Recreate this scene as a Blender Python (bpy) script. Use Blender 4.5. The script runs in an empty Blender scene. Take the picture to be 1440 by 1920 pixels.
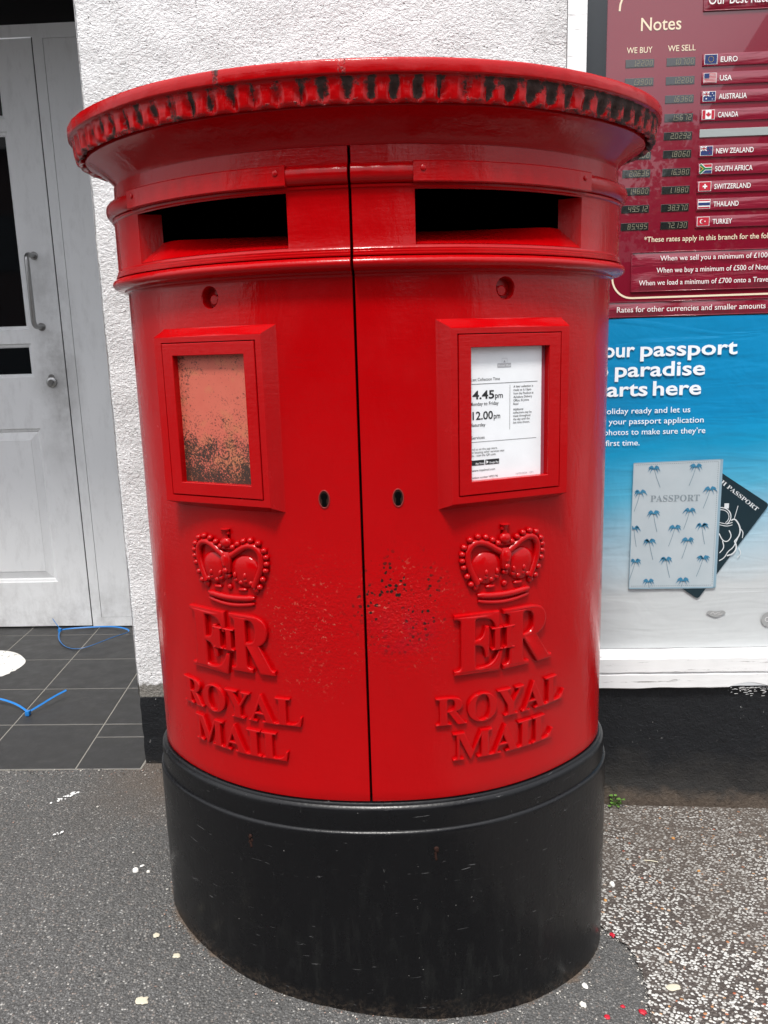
import bpy, bmesh, math, random
from mathutils import Vector, Matrix, noise
R = math.radians
random.seed(7)
S = bpy.context.scene
COL = S.collection

# ------------------------------------------------------------------ camera
cam = bpy.data.cameras.new('camera'); co = bpy.data.objects.new('camera', cam); COL.objects.link(co)
cr, cu, cf = Vector((0.998891, 0.0378243, -0.0280355)), Vector((0.0199436, 0.1994723, 0.9797005)), Vector((-0.0426488, 0.9791732, -0.1984967))
cm = Matrix((cr, cu, -cf)).transposed().to_4x4(); cm.translation = Vector((0.0893995, -1.6146543, 1.2206827))
co.matrix_world = cm
cam.sensor_fit = 'HORIZONTAL'; cam.sensor_width = 36; cam.lens = 36 * 1506.88 / 1440
cam.clip_start = 0.02; cam.clip_end = 400
S.camera = co

# ------------------------------------------------------------------ sky, sun, exposure
SUN_EL, SUN_AZ = R(64), R(187)          # azimuth clockwise from +Y (the wall side): the sun stands behind the viewer
w = bpy.data.worlds.new('World'); S.world = w; w.use_nodes = True
nt = w.node_tree; nt.nodes.clear()
wo = nt.nodes.new('ShaderNodeOutputWorld'); bg = nt.nodes.new('ShaderNodeBackground')
sky = nt.nodes.new('ShaderNodeTexSky'); sky.sky_type = 'NISHITA'; sky.sun_disc = False
sky.sun_elevation = SUN_EL; sky.sun_rotation = SUN_AZ; sky.dust_density = 3; sky.air_density = 1
tc = nt.nodes.new('ShaderNodeTexCoord')
mp = nt.nodes.new('ShaderNodeMapping'); mp.inputs['Scale'].default_value = (1.6, 1.6, 4.0)
cn = nt.nodes.new('ShaderNodeTexNoise'); cn.inputs['Scale'].default_value = 1.5; cn.inputs['Detail'].default_value = 6
crp = nt.nodes.new('ShaderNodeValToRGB'); crp.color_ramp.elements[0].position = .36; crp.color_ramp.elements[1].position = .62
crp.color_ramp.elements[0].color = (.35, .35, .35, 1)
mixc = nt.nodes.new('ShaderNodeMix'); mixc.data_type = 'RGBA'
sep = nt.nodes.new('ShaderNodeSeparateXYZ'); mrg = nt.nodes.new('ShaderNodeMapRange')
mrg.inputs[1].default_value = 0; mrg.inputs[2].default_value = 1; mrg.inputs[3].default_value = 4.6; mrg.inputs[4].default_value = 17.0
cld = nt.nodes.new('ShaderNodeVectorMath'); cld.operation = 'SCALE'; cld.inputs[0].default_value = (1., 1.01, 1.035)       # bright thin cloud, brighter overhead
L = nt.links.new
L(tc.outputs['Generated'], sep.inputs[0]); L(sep.outputs['Z'], mrg.inputs[0]); L(mrg.outputs[0], cld.inputs['Scale']); L(cld.outputs[0], mixc.inputs[7])
L(tc.outputs['Generated'], mp.inputs['Vector']); L(mp.outputs[0], cn.inputs['Vector']); L(cn.outputs['Fac'], crp.inputs['Fac'])
L(crp.outputs['Color'], mixc.inputs[0]); L(sky.outputs[0], mixc.inputs[6]); L(mixc.outputs[2], bg.inputs['Color'])
bg.inputs['Strength'].default_value = 0.11; L(bg.outputs[0], wo.inputs[0])
sl = bpy.data.lights.new('sun', 'SUN'); sl.energy = 2.4; sl.angle = R(10); sl.color = (1, .97, .92)
so = bpy.data.objects.new('sun', sl); COL.objects.link(so)
sd = Vector((math.sin(SUN_AZ) * math.cos(SUN_EL), math.cos(SUN_AZ) * math.cos(SUN_EL), math.sin(SUN_EL)))
so.rotation_euler = sd.to_track_quat('Z', 'Y').to_euler(); so.location = sd * 20
S.view_settings.view_transform = 'Standard'; S.view_settings.look = 'None'; S.view_settings.gamma = 1
S.view_settings.exposure = 0.72
S.cycles.max_bounces = 8

# ------------------------------------------------------------------ helpers: nodes
class N:
    """small node-tree writer"""
    def __init__(s, name):
        s.m = bpy.data.materials.new(name); s.m.use_nodes = True; s.t = s.m.node_tree
        s.b = s.t.nodes['Principled BSDF']
        s.geo = s.t.nodes.new('ShaderNodeNewGeometry'); s.P = s.geo.outputs['Position']
    def put(s, sock, v):
        if isinstance(v, bpy.types.NodeSocket): s.t.links.new(v, sock)
        elif isinstance(v, (tuple, list)) and len(v) == 3 and sock.type == 'RGBA': sock.default_value = (*v, 1)
        else: sock.default_value = v
    def map(s, scale=(1, 1, 1), rot=(0, 0, 0), loc=(0, 0, 0), v=None):
        n = s.t.nodes.new('ShaderNodeMapping'); s.put(n.inputs['Vector'], v or s.P)
        n.inputs['Scale'].default_value = scale; n.inputs['Rotation'].default_value = rot; n.inputs['Location'].default_value = loc
        return n.outputs[0]
    def noise(s, scale, detail=3, rough=.5, dist=0, v=None):
        n = s.t.nodes.new('ShaderNodeTexNoise'); s.put(n.inputs['Vector'], v or s.P)
        n.inputs['Scale'].default_value = scale; n.inputs['Detail'].default_value = detail
        n.inputs['Roughness'].default_value = rough; n.inputs['Distortion'].default_value = dist
        return n.outputs['Fac']
    def voro(s, scale, feat='F1', out='Distance', v=None, rnd=1):
        n = s.t.nodes.new('ShaderNodeTexVoronoi'); s.put(n.inputs['Vector'], v or s.P); n.feature = feat
        n.inputs['Scale'].default_value = scale; n.inputs['Randomness'].default_value = rnd
        return n.outputs[out]
    def warp(s, scale, amt):
        n = s.t.nodes.new('ShaderNodeTexNoise'); s.put(n.inputs['Vector'], s.P); n.inputs['Scale'].default_value = scale; n.inputs['Detail'].default_value = 3
        m = s.t.nodes.new('ShaderNodeVectorMath'); m.operation = 'MULTIPLY_ADD'; s.put(m.inputs[0], n.outputs['Color']); m.inputs[1].default_value = (amt,) * 3; s.put(m.inputs[2], s.P)
        return m.outputs[0]
    def ramp(s, f, *stops, const=False):
        n = s.t.nodes.new('ShaderNodeValToRGB'); s.put(n.inputs[0], f); e = n.color_ramp.elements
        if const: n.color_ramp.interpolation = 'CONSTANT'
        while len(e) < len(stops): e.new(.5)
        for k, (p, c) in enumerate(stops):
            e[k].position = p; e[k].color = (*c, 1) if isinstance(c, (tuple, list)) else (c, c, c, 1)
        return n.outputs[0]
    def mix(s, f, a, b, mode='MIX'):
        n = s.t.nodes.new('ShaderNodeMix'); n.data_type = 'RGBA'; n.blend_type = mode
        s.put(n.inputs[0], f); s.put(n.inputs[6], a if not isinstance(a, float) else (a,) * 3); s.put(n.inputs[7], b if not isinstance(b, float) else (b,) * 3)
        return n.outputs[2]
    def math(s, op, a, b=0., c=0., clamp=False):
        n = s.t.nodes.new('ShaderNodeMath'); n.operation = op; n.use_clamp = clamp
        for i, v in enumerate((a, b, c)): s.put(n.inputs[i], v)
        return n.outputs[0]
    def xyz(s, v=None):
        n = s.t.nodes.new('ShaderNodeSeparateXYZ'); s.put(n.inputs[0], v or s.P); return n.outputs
    def attr(s, name):
        n = s.t.nodes.new('ShaderNodeAttribute'); n.attribute_name = name; return n.outputs['Fac']
    def near(s, c, r, soft=.5):
        """1 inside an ellipsoid round c (radii r), fading to 0 at its rim"""
        d = s.map(scale=tuple(1 / q for q in r), loc=tuple(-a / q for a, q in zip(c, r)))
        n = s.t.nodes.new('ShaderNodeVectorMath'); n.operation = 'LENGTH'; s.put(n.inputs[0], d)
        return s.ramp(n.outputs['Value'], (soft, 1.), (1., 0.))
    def bump(s, h, strength=.5, dist=.002, prev=None):
        n = s.t.nodes.new('ShaderNodeBump'); s.put(n.inputs['Height'], h)
        n.inputs['Strength'].default_value = strength; n.inputs['Distance'].default_value = dist
        if prev: s.put(n.inputs['Normal'], prev)
        return n.outputs[0]
    def done(s, color, rough=.5, normal=None, **kw):
        s.put(s.b.inputs['Base Color'], color); s.put(s.b.inputs['Roughness'], rough)
        if normal: s.put(s.b.inputs['Normal'], normal)
        for k, v in kw.items(): s.put(s.b.inputs[k.replace('_', ' ')], v)
        return s.m
MATS = {}
def flat(name, c, rough=.5, **kw):
    if name not in MATS:
        n = N(name); f = n.noise(35, 4)
        MATS[name] = n.done(n.mix(f, tuple(q * .92 for q in c), tuple(min(1, q * 1.06) for q in c)), rough, **kw)
    return MATS[name]

# ------------------------------------------------------------------ helpers: meshes and objects
class MB:
    def __init__(s): s.v, s.f, s.m, s.attr = [], [], [], {}
    def add(s, vs, fs, mi=0):
        o = len(s.v); s.v += [tuple(v) for v in vs]; s.f += [tuple(i + o for i in f) for f in fs]; s.m += [mi] * len(fs); return o
    def box(s, x0, x1, y0, y1, z0, z1, mi=0):
        s.add([(x, y, z) for z in (z0, z1) for y in (y0, y1) for x in (x0, x1)],
              [(0, 2, 3, 1), (4, 5, 7, 6), (0, 1, 5, 4), (2, 6, 7, 3), (0, 4, 6, 2), (1, 3, 7, 5)], mi)
    def bbox(s, x0, x1, y0, y1, z0, z1, bev=.003, mi=0, seg=2, T=None):
        bm = bmesh.new(); bmesh.ops.create_cube(bm, size=1)
        bmesh.ops.scale(bm, vec=(x1 - x0, y1 - y0, z1 - z0), verts=bm.verts)
        bmesh.ops.translate(bm, vec=((x0 + x1) / 2, (y0 + y1) / 2, (z0 + z1) / 2), verts=bm.verts)
        bmesh.ops.bevel(bm, geom=bm.edges[:], offset=bev, segments=seg, profile=.6, affect='EDGES')
        s.bm(bm, mi, T)
    def bm(s, bm, mi=0, T=None):
        bm.verts.index_update()
        s.add([T(v.co) if T else v.co.copy() for v in bm.verts], [[v.index for v in f.verts] for f in bm.faces], mi); bm.free()
    def quad(s, a, b, c, d, mi=0): s.add([a, b, c, d], [(0, 1, 2, 3)], mi)
    def poly(s, pts, mi=0): s.add(pts, [tuple(range(len(pts)))], mi)
    def grid(s, rows, mi=0, close=False):
        n = len(rows[0]); o = len(s.v)
        for r in rows: s.v += [tuple(p) for p in r]
        for i in range(len(rows) - 1):
            for j in range(n if close else n - 1):
                k = (j + 1) % n
                s.f.append((o + i * n + j, o + i * n + k, o + (i + 1) * n + k, o + (i + 1) * n + j)); s.m.append(mi)
        return o
    def tube(s, pts, r, mi=0, seg=8, cap=True, T=None):
        pts = [Vector(p) for p in pts]; rows = []; prev = None
        rs = r if isinstance(r, (list, tuple)) else [r] * len(pts)
        for i, p in enumerate(pts):
            d = (pts[min(i + 1, len(pts) - 1)] - pts[max(i - 1, 0)]).normalized()
            a = prev if prev is not None else (Vector((0, 0, 1)) if abs(d.z) < .9 else Vector((1, 0, 0)))
            a = (a - d * a.dot(d)).normalized(); prev = a; b = d.cross(a)
            rows.append([p + rs[i] * (math.cos(t) * a + math.sin(t) * b) for t in [2 * math.pi * k / seg for k in range(seg)]])
        if T: rows = [[T(q) for q in r_] for r_ in rows]
        o = s.grid(rows, mi, close=True)
        if cap:
            s.f += [tuple(o + k for k in range(seg))[::-1], tuple(o + (len(pts) - 1) * seg + k for k in range(seg))]; s.m += [mi, mi]
    def ball(s, c, r, mi=0, T=None, sub=2):
        bm = bmesh.new(); bmesh.ops.create_icosphere(bm, subdivisions=sub, radius=1)
        r = r if isinstance(r, (tuple, list)) else (r, r, r)
        for v in bm.verts: v.co = Vector((c[0] + v.co.x * r[0], c[1] + v.co.y * r[1], c[2] + v.co.z * r[2]))
        s.bm(bm, mi, T)
    def build(s, name, mats, parent=None, smooth=None, loc=None):
        me = bpy.data.meshes.new(name)
        off = Vector(parent['_at']) if parent is not None else (Vector(loc) if loc else Vector())
        me.from_pydata([Vector(v) - off for v in s.v], [], s.f)
        for m in (mats if isinstance(mats, (list, tuple)) else [mats]): me.materials.append(m)
        assert len(me.polygons) == len(s.m), (name, len(me.polygons), len(s.m), len(s.f))
        me.polygons.foreach_set('material_index', s.m)
        for k, vals in s.attr.items():
            a = me.attributes.new(k, 'FLOAT', 'POINT'); a.data.foreach_set('value', (vals + [0.] * len(s.v))[:len(s.v)])
        me.validate(); me.update()
        if smooth is not None: me.shade_smooth(); me.set_sharp_from_angle(angle=R(smooth))
        o = bpy.data.objects.new(name, me); COL.objects.link(o)
        if parent is not None: o.parent = parent
        elif loc: o.location = loc
        o['_at'] = tuple(off)
        return o
def tag(o, label=None, cat=None, group=None, kind=None):
    for k, v in (('label', label), ('category', cat), ('group', group), ('kind', kind)):
        if v: o[k] = v
    return o
def thing(name, at, label, cat, group=None):
    o = bpy.data.objects.new(name, None); COL.objects.link(o); o.location = at; o.empty_display_size = .1
    o['_at'] = tuple(at); return tag(o, label, cat, group)
def sub(o):  # parts of a part live in the same coordinates as their part
    return o

# ------------------------------------------------------------------ helpers: lettering
_txt = {}
def text2d(body, bold=0., extrude=0., bevel=0., res=3):
    key = (body, bold, extrude, bevel, res)
    if key not in _txt:
        c = bpy.data.curves.new('t', 'FONT'); c.body = body; c.offset = bold; c.extrude = extrude; c.bevel_depth = bevel; c.bevel_resolution = 1
        c.resolution_u = res
        o = bpy.data.objects.new('t', c); COL.objects.link(o); bpy.context.view_layer.update()
        me = o.evaluated_get(bpy.context.evaluated_depsgraph_get()).to_mesh()
        vs = [v.co.copy() for v in me.vertices]; fs = [tuple(p.vertices) for p in me.polygons]
        bpy.data.objects.remove(o); bpy.data.curves.remove(c)
        _txt[key] = (vs, fs)
    return _txt[key]
def serif(s): return ''.join(chr(0x1D400 + ord(c) - 65) if 'A' <= c <= 'Z' else c for c in s)
def bounds(vs): return min(v.x for v in vs), max(v.x for v in vs), min(v.y for v in vs), max(v.y for v in vs)
CAP = {}
def caph(bold=0.):
    if bold not in CAP: b = bounds(text2d('H', bold)[0]); CAP[bold] = b[3] - b[2]
    return CAP[bold]
def write(mb, body, T, cap, x0=None, x1=None, base=0., ref=None, bold=0., mi=0, width=None, ser=False):
    """flat lettering through T(x, z); cap = capital height; ref = part of the text that is `width` long"""
    b2 = serif(body) if ser else body
    vs, fs = text2d(b2, bold)
    a = bounds(vs); sy = cap / caph(bold)
    if width is not None:
        rb = bounds(text2d(serif(ref) if ser else ref, bold)[0]) if ref else a
        sx = width / (rb[1] - rb[0])
    elif x0 is not None and x1 is not None: sx = (x1 - x0) / (a[1] - a[0])
    else: sx = sy
    ox = x0 - a[0] * sx if x0 is not None else x1 - a[1] * sx
    mb.add([T(ox + v.x * sx, base + v.y * sy) for v in vs], fs, mi)
SEG = {'0': 'abcdef', '1': 'bc', '2': 'abged', '3': 'abgcd', '4': 'fgbc', '5': 'afgcd', '6': 'afgedc', '7': 'abc', '8': 'abcdefg', '9': 'abcfgd', ' ': ''}
def digits(mb, s, T, x0, z0, w_, h, mi=0):
    x = x0
    for ch in s:
        if ch == '.':
            mb.poly([T(x - w_ * .27, z0), T(x - w_ * .1, z0), T(x - w_ * .1, z0 + h * .1), T(x - w_ * .27, z0 + h * .1)], mi); continue
        t = h * .1; W_ = w_ * .68
        seg = {'a': (0, h - t, W_, h), 'd': (0, 0, W_, t), 'g': (0, h / 2 - t / 2, W_, h / 2 + t / 2), 'f': (0, h / 2, t, h), 'e': (0, 0, t, h / 2), 'b': (W_ - t, h / 2, W_, h), 'c': (W_ - t, 0, W_, h / 2)}
        for q in SEG[ch]:
            a, b, c, d = seg[q]; sk = .14; e = t * .18
            mb.poly([T(x + px + sk * pz, z0 + pz) for px, pz in ((a + e, b + e), (c - e, b + e), (c - e, d - e), (a + e, d - e))], mi)
        x += w_

# ------------------------------------------------------------------ materials
def red_paint(name, stain=False, pits=False):
    n = N(name); x, y, z = n.xyz()
    var = n.noise(4, 6, .65); base = n.mix(var, (.325, .0002, .0013), (.42, .0005, .0020))
    brush = n.noise(1, 4, .6, v=n.map((30, 30, 240)))
    peel = n.noise(110, 3, .6)
    h = n.math('ADD', n.math('MULTIPLY', brush, .5), n.math('MULTIPLY', peel, .55))
    rough = n.ramp(n.noise(14, 5), (.3, .13), (.75, .30))
    nor = n.bump(h, .42, .0011)
    sag = n.noise(1, 4, .6, .4, v=n.map((26, 26, 9))); nor = n.bump(sag, .22, .006, nor)
    if pits:
        m = n.math('MAXIMUM', n.near((.06, -.31, .775), (.125, .12, .125), .25), n.math('MULTIPLY', n.near((-.09, -.31, .76), (.13, .12, .16), .2), .8))
        lump = n.noise(170, 3, .65)
        nor = n.bump(n.math('MULTIPLY', lump, m), 1., .0026, nor)
        pit = n.math('MULTIPLY', n.ramp(n.voro(105, v=n.warp(150, .006)), (.27, 1.), (.35, 0.)), n.ramp(n.noise(24, 3), (.47, 0.), (.53, 1.)))
        pit = n.math('MULTIPLY', pit, n.near((.055, -.31, .80), (.105, .12, .11), .55))
        base = n.mix(pit, base, (.016, .008, .006))
        chip = n.math('MULTIPLY', n.ramp(n.noise(150, 3, .7), (.62, 0.), (.65, 1.)), n.math('MULTIPLY', m, n.ramp(n.noise(19, 2), (.44, 0.), (.56, 1.))))
        base = n.mix(n.math('MULTIPLY', chip, .6), base, (.50, .15, .10))
        purple = n.math('MULTIPLY', n.near((.06, -.31, .745), (.085, .12, .055), .2), n.ramp(n.noise(40, 4), (.42, 0.), (.6, .22)))
        base = n.mix(purple, base, (.24, .002, .018))
        rough = n.math('ADD', rough, n.math('MULTIPLY', m, .08))
        nor = n.bump(pit, -.8, .0015, nor)
    if stain:
        st = n.attr('stain'); q = n.math('ADD', st, n.math('ADD', n.math('MULTIPLY', n.math('SUBTRACT', n.noise(75, 5, .7), .5), 1.5), n.math('MULTIPLY', n.math('SUBTRACT', n.noise(17, 3), .5), .9)))
        k = n.ramp(q, (.42, 0.), (.62, 1.))
        grime = n.mix(n.noise(160, 3), (.012, .007, .006), (.07, .035, .028))
        base = n.mix(k, base, grime)
        rough = n.math('ADD', rough, n.math('MULTIPLY', k, .5), clamp=True)
        nor = n.bump(n.math('MULTIPLY', n.noise(140, 4, .7), n.math('ADD', n.math('MULTIPLY', k, .9), .12)), .7, .0026, nor)
    # small worn flecks where old paint shows
    fl = n.math('MULTIPLY', n.ramp(n.noise(85, 4, .65), (.735, 0.), (.75, 1.)), n.ramp(n.noise(5, 2), (.55, 0.), (.62, 1.)))
    base = n.mix(n.math('MULTIPLY', fl, .7), base, (.30, .05, .06))
    return n.done(base, rough, nor, Specular_IOR_Level=.28)
RED, REDP, REDC = red_paint('red gloss paint'), red_paint('red gloss paint with rust pits', pits=True), red_paint('red gloss paint with grime', stain=True)
n = N('black gloss paint'); x, y, z = n.xyz()
dust = n.ramp(n.noise(1, 6, .7, v=n.map((40, 40, 9))), (.52, 0.), (.8, 1.))
low = n.ramp(z, (.0, 1.), (.36, .12))
col = n.mix(n.math('MULTIPLY', n.math('MULTIPLY', dust, low), .18), (.0035, .0035, .0042), (.075, .08, .072))
sp = n.ramp(n.noise(170, 2, .6), (.745, 0.), (.76, 1.)); col = n.mix(n.math('MULTIPLY', sp, n.ramp(n.noise(8, 2), (.5, 0.), (.6, .6))), col, (.35, .34, .32))
scr = n.ramp(n.noise(1, 3, .6, 1.2, v=n.map((18, 18, 160), rot=(.5, .3, .2))), (.70, 0.), (.72, 1.)); col = n.mix(n.math('MULTIPLY', scr, .26), col, (.3, .3, .3))
zf = n.math('ADD', z, n.math('MULTIPLY', x, .1186)); mud = n.math('MULTIPLY', n.ramp(n.math('ADD', zf, n.math('MULTIPLY', n.noise(22, 5, .65), .10)), (.035, .8), (.085, 0.)), n.ramp(n.noise(120, 4, .7), (.45, .05), (.68, .8)))
col = n.mix(mud, col, (.10, .075, .055))
sc2 = n.math('MULTIPLY', n.ramp(n.noise(1, 5, .75, 2., v=n.map((70, 70, 24), rot=(.3, .9, .4))), (.66, 0.), (.70, 1.)), n.ramp(n.noise(6, 3), (.48, 0.), (.62, .35)))
col = n.mix(sc2, col, (.16, .16, .155))
BLACK = n.done(col, n.ramp(n.noise(9, 5, .6), (.3, .2), (.7, .38)), n.bump(n.math('ADD', n.noise(120, 3), n.math('MULTIPLY', n.noise(1, 3, v=n.map((120, 120, 10))), .5)), .4, .001), Specular_IOR_Level=.32)
VOID = flat('dark inside', (.003, .003, .003), .9, Specular_IOR_Level=0.)  # near-black colour stands in for unlit insides
RUST = flat('rusty dark metal', (.026, .012, .009), .7, Specular_IOR_Level=.1)
PAPER = flat('white card', (.78, .80, .82), .35)
INK = flat('black print', (.012, .012, .014), .5)
GREYINK = flat('grey print', (.38, .38, .40), .5)
n = N('faded salmon card with mould'); x, y, z = n.xyz()
lowz = n.ramp(n.math('MULTIPLY', n.math('SUBTRACT', z, 1.0), 4.5), (0., 1.), (.26, .70), (.6, .25), (1., .34))
leftx = n.ramp(n.math('MULTIPLY', n.math('ADD', x, .33), 7), (.05, .30), (.35, 0.))
sp = n.math('ADD', n.noise(300, 4, .8), n.math('MULTIPLY', n.math('ADD', lowz, leftx), .27))
blot = n.math('ADD', n.noise(38, 3), n.math('MULTIPLY', lowz, .16))
col = n.mix(n.noise(25, 4), (.47, .085, .055), (.55, .135, .085))
col = n.mix(n.ramp(n.math('ADD', n.noise(30, 3), n.math('MULTIPLY', lowz, .2)), (.6, 0.), (.8, .6)), col, (.42, .18, .07))
col = n.mix(n.ramp(n.math('ADD', sp, n.math('MULTIPLY', n.math('SUBTRACT', blot, .5), .35)), (.68, 0.), (.75, 1.)), col, (.035, .016, .010))
SALMON = n.done(col, .6)
# render (stucco), black plinth
n = N('rough white render'); x, y, z = n.xyz()
zz = n.math('ADD', z, n.math('MULTIPLY', n.math('SUBTRACT', n.noise(38, 4, .6), .5), .045))
st = n.math('ADD', n.noise(85, 4, .62, 1.4), n.math('MULTIPLY', n.noise(1, 3, .6, 2.2, v=n.map((55, 55, 130), rot=(0, .5, 0))), .8))
pock = n.math('MULTIPLY', n.ramp(n.voro(95), (.13, 1.), (.2, 0.)), n.ramp(n.noise(30, 2), (.56, 0.), (.62, 1.)))
white = n.mix(n.noise(6, 5, .6), (.74, .74, .745), (.82, .82, .825))
white = n.mix(n.math('MULTIPLY', n.ramp(n.noise(3.2, 6, .7), (.45, 0.), (.72, .5)), 1.), white, (.50, .495, .48))
white = n.mix(n.math('MULTIPLY', n.ramp(n.noise(170, 3, .7), (.60, 0.), (.72, .55)), 1.), white, (.30, .29, .28))
white = n.mix(n.math('MULTIPLY', pock, .8), white, (.10, .09, .085))
grey = n.mix(n.noise(40, 4), (.16, .15, .135), (.26, .25, .225))
chipm = n.math('MULTIPLY', n.ramp(n.math('ADD', x, n.math('MULTIPLY', n.noise(60, 3), .012)), (0., 1.), (1., 1.)), 0.)
hi = n.ramp(zz, (.305, 0.), (.312, 1.))
STUCCO = n.done(n.mix(hi, grey, white), .85, n.bump(n.math('SUBTRACT', n.math('ADD', st, n.math('MULTIPLY', n.noise(230, 2, .6), .35)), n.math('MULTIPLY', pock, .6)), .9, .0060))
n = N('black masonry paint'); x, y, z = n.xyz()
dirt = n.math('ADD', n.math('MULTIPLY', n.ramp(z, (0., 1.), (.12, 0.)), .4), n.math('MULTIPLY', n.noise(9, 5, .65), .8))
xx = n.math('ADD', z, n.math('MULTIPLY', x, .06))
foot = n.ramp(n.math('ADD', xx, n.math('MULTIPLY', n.noise(26, 4), .07)), (.03, 1.), (.065, 0.))
col = n.mix(n.ramp(dirt, (.5, 0.), (.8, .5)), (.011, .012, .014), (.045, .042, .038))
col = n.mix(foot, col, n.mix(n.noise(90, 3), (.035, .026, .02), (.12, .095, .075)))
spk = n.math('MULTIPLY', n.ramp(n.noise(120, 3, .7), (.70, 0.), (.72, 1.)), n.ramp(n.noise(7, 2), (.50, 0.), (.62, .8)))
col = n.mix(spk, col, (.45, .45, .44))
PLINTH = n.done(col, .55, n.bump(n.math('ADD', n.noise(90, 4, .6, 1.), n.noise(26, 3)), .6, .006), Specular_IOR_Level=.25)
# ground
n = N('asphalt'); x, y, z = n.xyz()
vc = n.t.nodes.new('ShaderNodeTexVoronoi'); n.put(vc.inputs['Vector'], n.P); vc.inputs['Scale'].default_value = 205
rv = n.xyz(vc.outputs['Color'])
stone = n.ramp(rv[0], (0., (.014, .014, .0135)), (.40, (.050, .048, .045)), (.70, (.115, .11, .103)), (.84, (.19, .175, .155)), (.91, (.24, .17, .135)), (.955, (.40, .38, .345)), (1., (.64, .62, .58)))
stone = n.mix(n.ramp(vc.outputs['Distance'], (.28, 0.), (.58, .9)), stone, (.022, .021, .020))
v2 = n.voro(420, out='Color'); stone = n.mix(.35, stone, n.ramp(n.xyz(v2)[1], (.0, .05), (.8, .17), (1., .42)))
stone = n.mix(n.ramp(n.noise(2.2, 5, .6), (.35, 0.), (.7, .45)), stone, (.05, .048, .045), 'MIX')
stone = n.mix(.14, stone, n.mix(n.noise(330, 2, .7), (.0, .0, .0), (.17, .165, .155)))
# brown dirt along the wall; round the box foot it doubles as contact shadow
el = n.t.nodes.new('ShaderNodeVectorMath'); el.operation = 'LENGTH'; n.put(el.inputs[0], n.map((1 / .477, 1 / .331, 0)))
ring = n.ramp(n.math('ADD', el.outputs['Value'], n.math('MULTIPLY', n.math('SUBTRACT', n.noise(30, 4), .5), .14)), (.97, .9), (1.085, 0.))
back = n.math('MULTIPLY', n.ramp(n.math('ADD', y, n.math('MULTIPLY', n.noise(14, 4), .28)), (.30, 0.), (.58, .75)), n.ramp(n.math('MULTIPLY', n.math('ADD', x, .95), 1.6), (.1, 0.), (.55, 1.)))
stone = n.mix(n.math('MAXIMUM', ring, back), stone, n.mix(n.noise(130, 3), (.035, .022, .014), (.15, .11, .08)))
hgt = n.math('ADD', n.math('SUBTRACT', 1., vc.outputs['Distance']), n.math('MULTIPLY', n.noise(60, 3), .6))
ASPHALT = n.done(stone, .85, n.bump(hgt, .8, .004))
n = N('exposed aggregate'); x, y, z = n.xyz()
wv = n.map((1., 1., 1.)); 
vc = n.t.nodes.new('ShaderNodeTexVoronoi'); n.put(vc.inputs['Vector'], n.map((140, 172, 140), rot=(0, 0, .5), v=n.warp(60, .006))); vc.inputs['Scale'].default_value = 1
rv = n.xyz(vc.outputs['Color'])
chip = n.ramp(rv[0], (0., (.05, .038, .033)), (.28, (.085, .07, .06)), (.33, (.26, .245, .23)), (.52, (.42, .41, .385)), (.96, (.55, .545, .52)), (.985, (.45, .24, .10)), (1., (.30, .06, .03)))
matrix = n.mix(n.noise(200, 2), (.028, .021, .018), (.065, .052, .045))
col = n.mix(n.ramp(vc.outputs['Distance'], (.46, 0.), (.56, 1.)), chip, matrix)
dirt = n.ramp(n.math('ADD', n.math('MULTIPLY', n.noise(7, 5, .6), .9), n.math('MULTIPLY', n.math('ADD', y, .1), .55)), (.47, 0.), (.75, .9))
col = n.mix(n.math('MULTIPLY', dirt, n.ramp(n.noise(80, 3, .6), (.3, .2), (.6, 1.))), col, (.085, .07, .058))
AGG = n.done(col, .7, n.bump(n.math('SUBTRACT', 1., vc.outputs['Distance']), .7, .005))
n = N('slate grey porcelain tile'); 
gi = n.t.nodes.new('ShaderNodeObjectInfo')
col = n.mix(n.noise(9, 5, .65), (.019, .019, .0195), (.032, .031, .030)); col = n.mix(n.ramp(n.noise(1, 5, .7, v=n.map((26, 70, 20))), (.55, 0.), (.8, .35)), col, (.10, .095, .09))
TILE = n.done(col, n.ramp(n.noise(20, 3), (.3, .42), (.7, .6)), n.bump(n.noise(55, 4), .25, .002))
GROUT = flat('pale grout', (.20, .19, .17), .9)
n = N('grey white door paint'); x, y, z = n.xyz()
sm = n.math('MULTIPLY', n.ramp(n.noise(5, 6, .68), (.40, 0.), (.66, 1.)), n.near((-1.385, 1.66, 1.22), (.13, .4, .60), .1))
lowd = n.math('MULTIPLY', n.ramp(z, (.06, 1.), (.32, 0.)), n.ramp(n.noise(14, 5, .7), (.4, 0.), (.75, .55)))
col = n.mix(n.noise(4, 5), (.72, .73, .74), (.80, .805, .81))
col = n.mix(n.math('MULTIPLY', n.ramp(n.noise(1, 6, .7, v=n.map((30, 30, 10))), (.5, 0.), (.85, .35))  , 1.), col, (.33, .325, .32))
col = n.mix(n.math('MULTIPLY', sm, .62), col, (.15, .14, .13)); col = n.mix(lowd, col, (.22, .205, .19))
DOORP = n.done(col, .45, n.bump(n.noise(70, 3), .15, .001))
n = N('white timber gloss'); x, y, z = n.xyz()
wear = n.ramp(n.noise(1, 6, .75, v=n.map((6, 60, 90))), (.60, 0.), (.66, 1.))
TIMBER = n.done(n.mix(n.math('MULTIPLY', wear, .75), n.mix(n.noise(5, 5), (.70, .71, .71), (.80, .80, .80)), (.13, .12, .11)), .5, n.bump(n.noise(1, 4, v=n.map((8, 90, 90))), .35, .0015))
GLASS = N('dark door glass').done((.004, .005, .006), .03)
STEEL = N('brushed steel'); STEEL = STEEL.done(STEEL.mix(STEEL.noise(40, 3), (.30, .30, .30), (.42, .42, .41)), .32, Metallic=1.)

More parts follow.
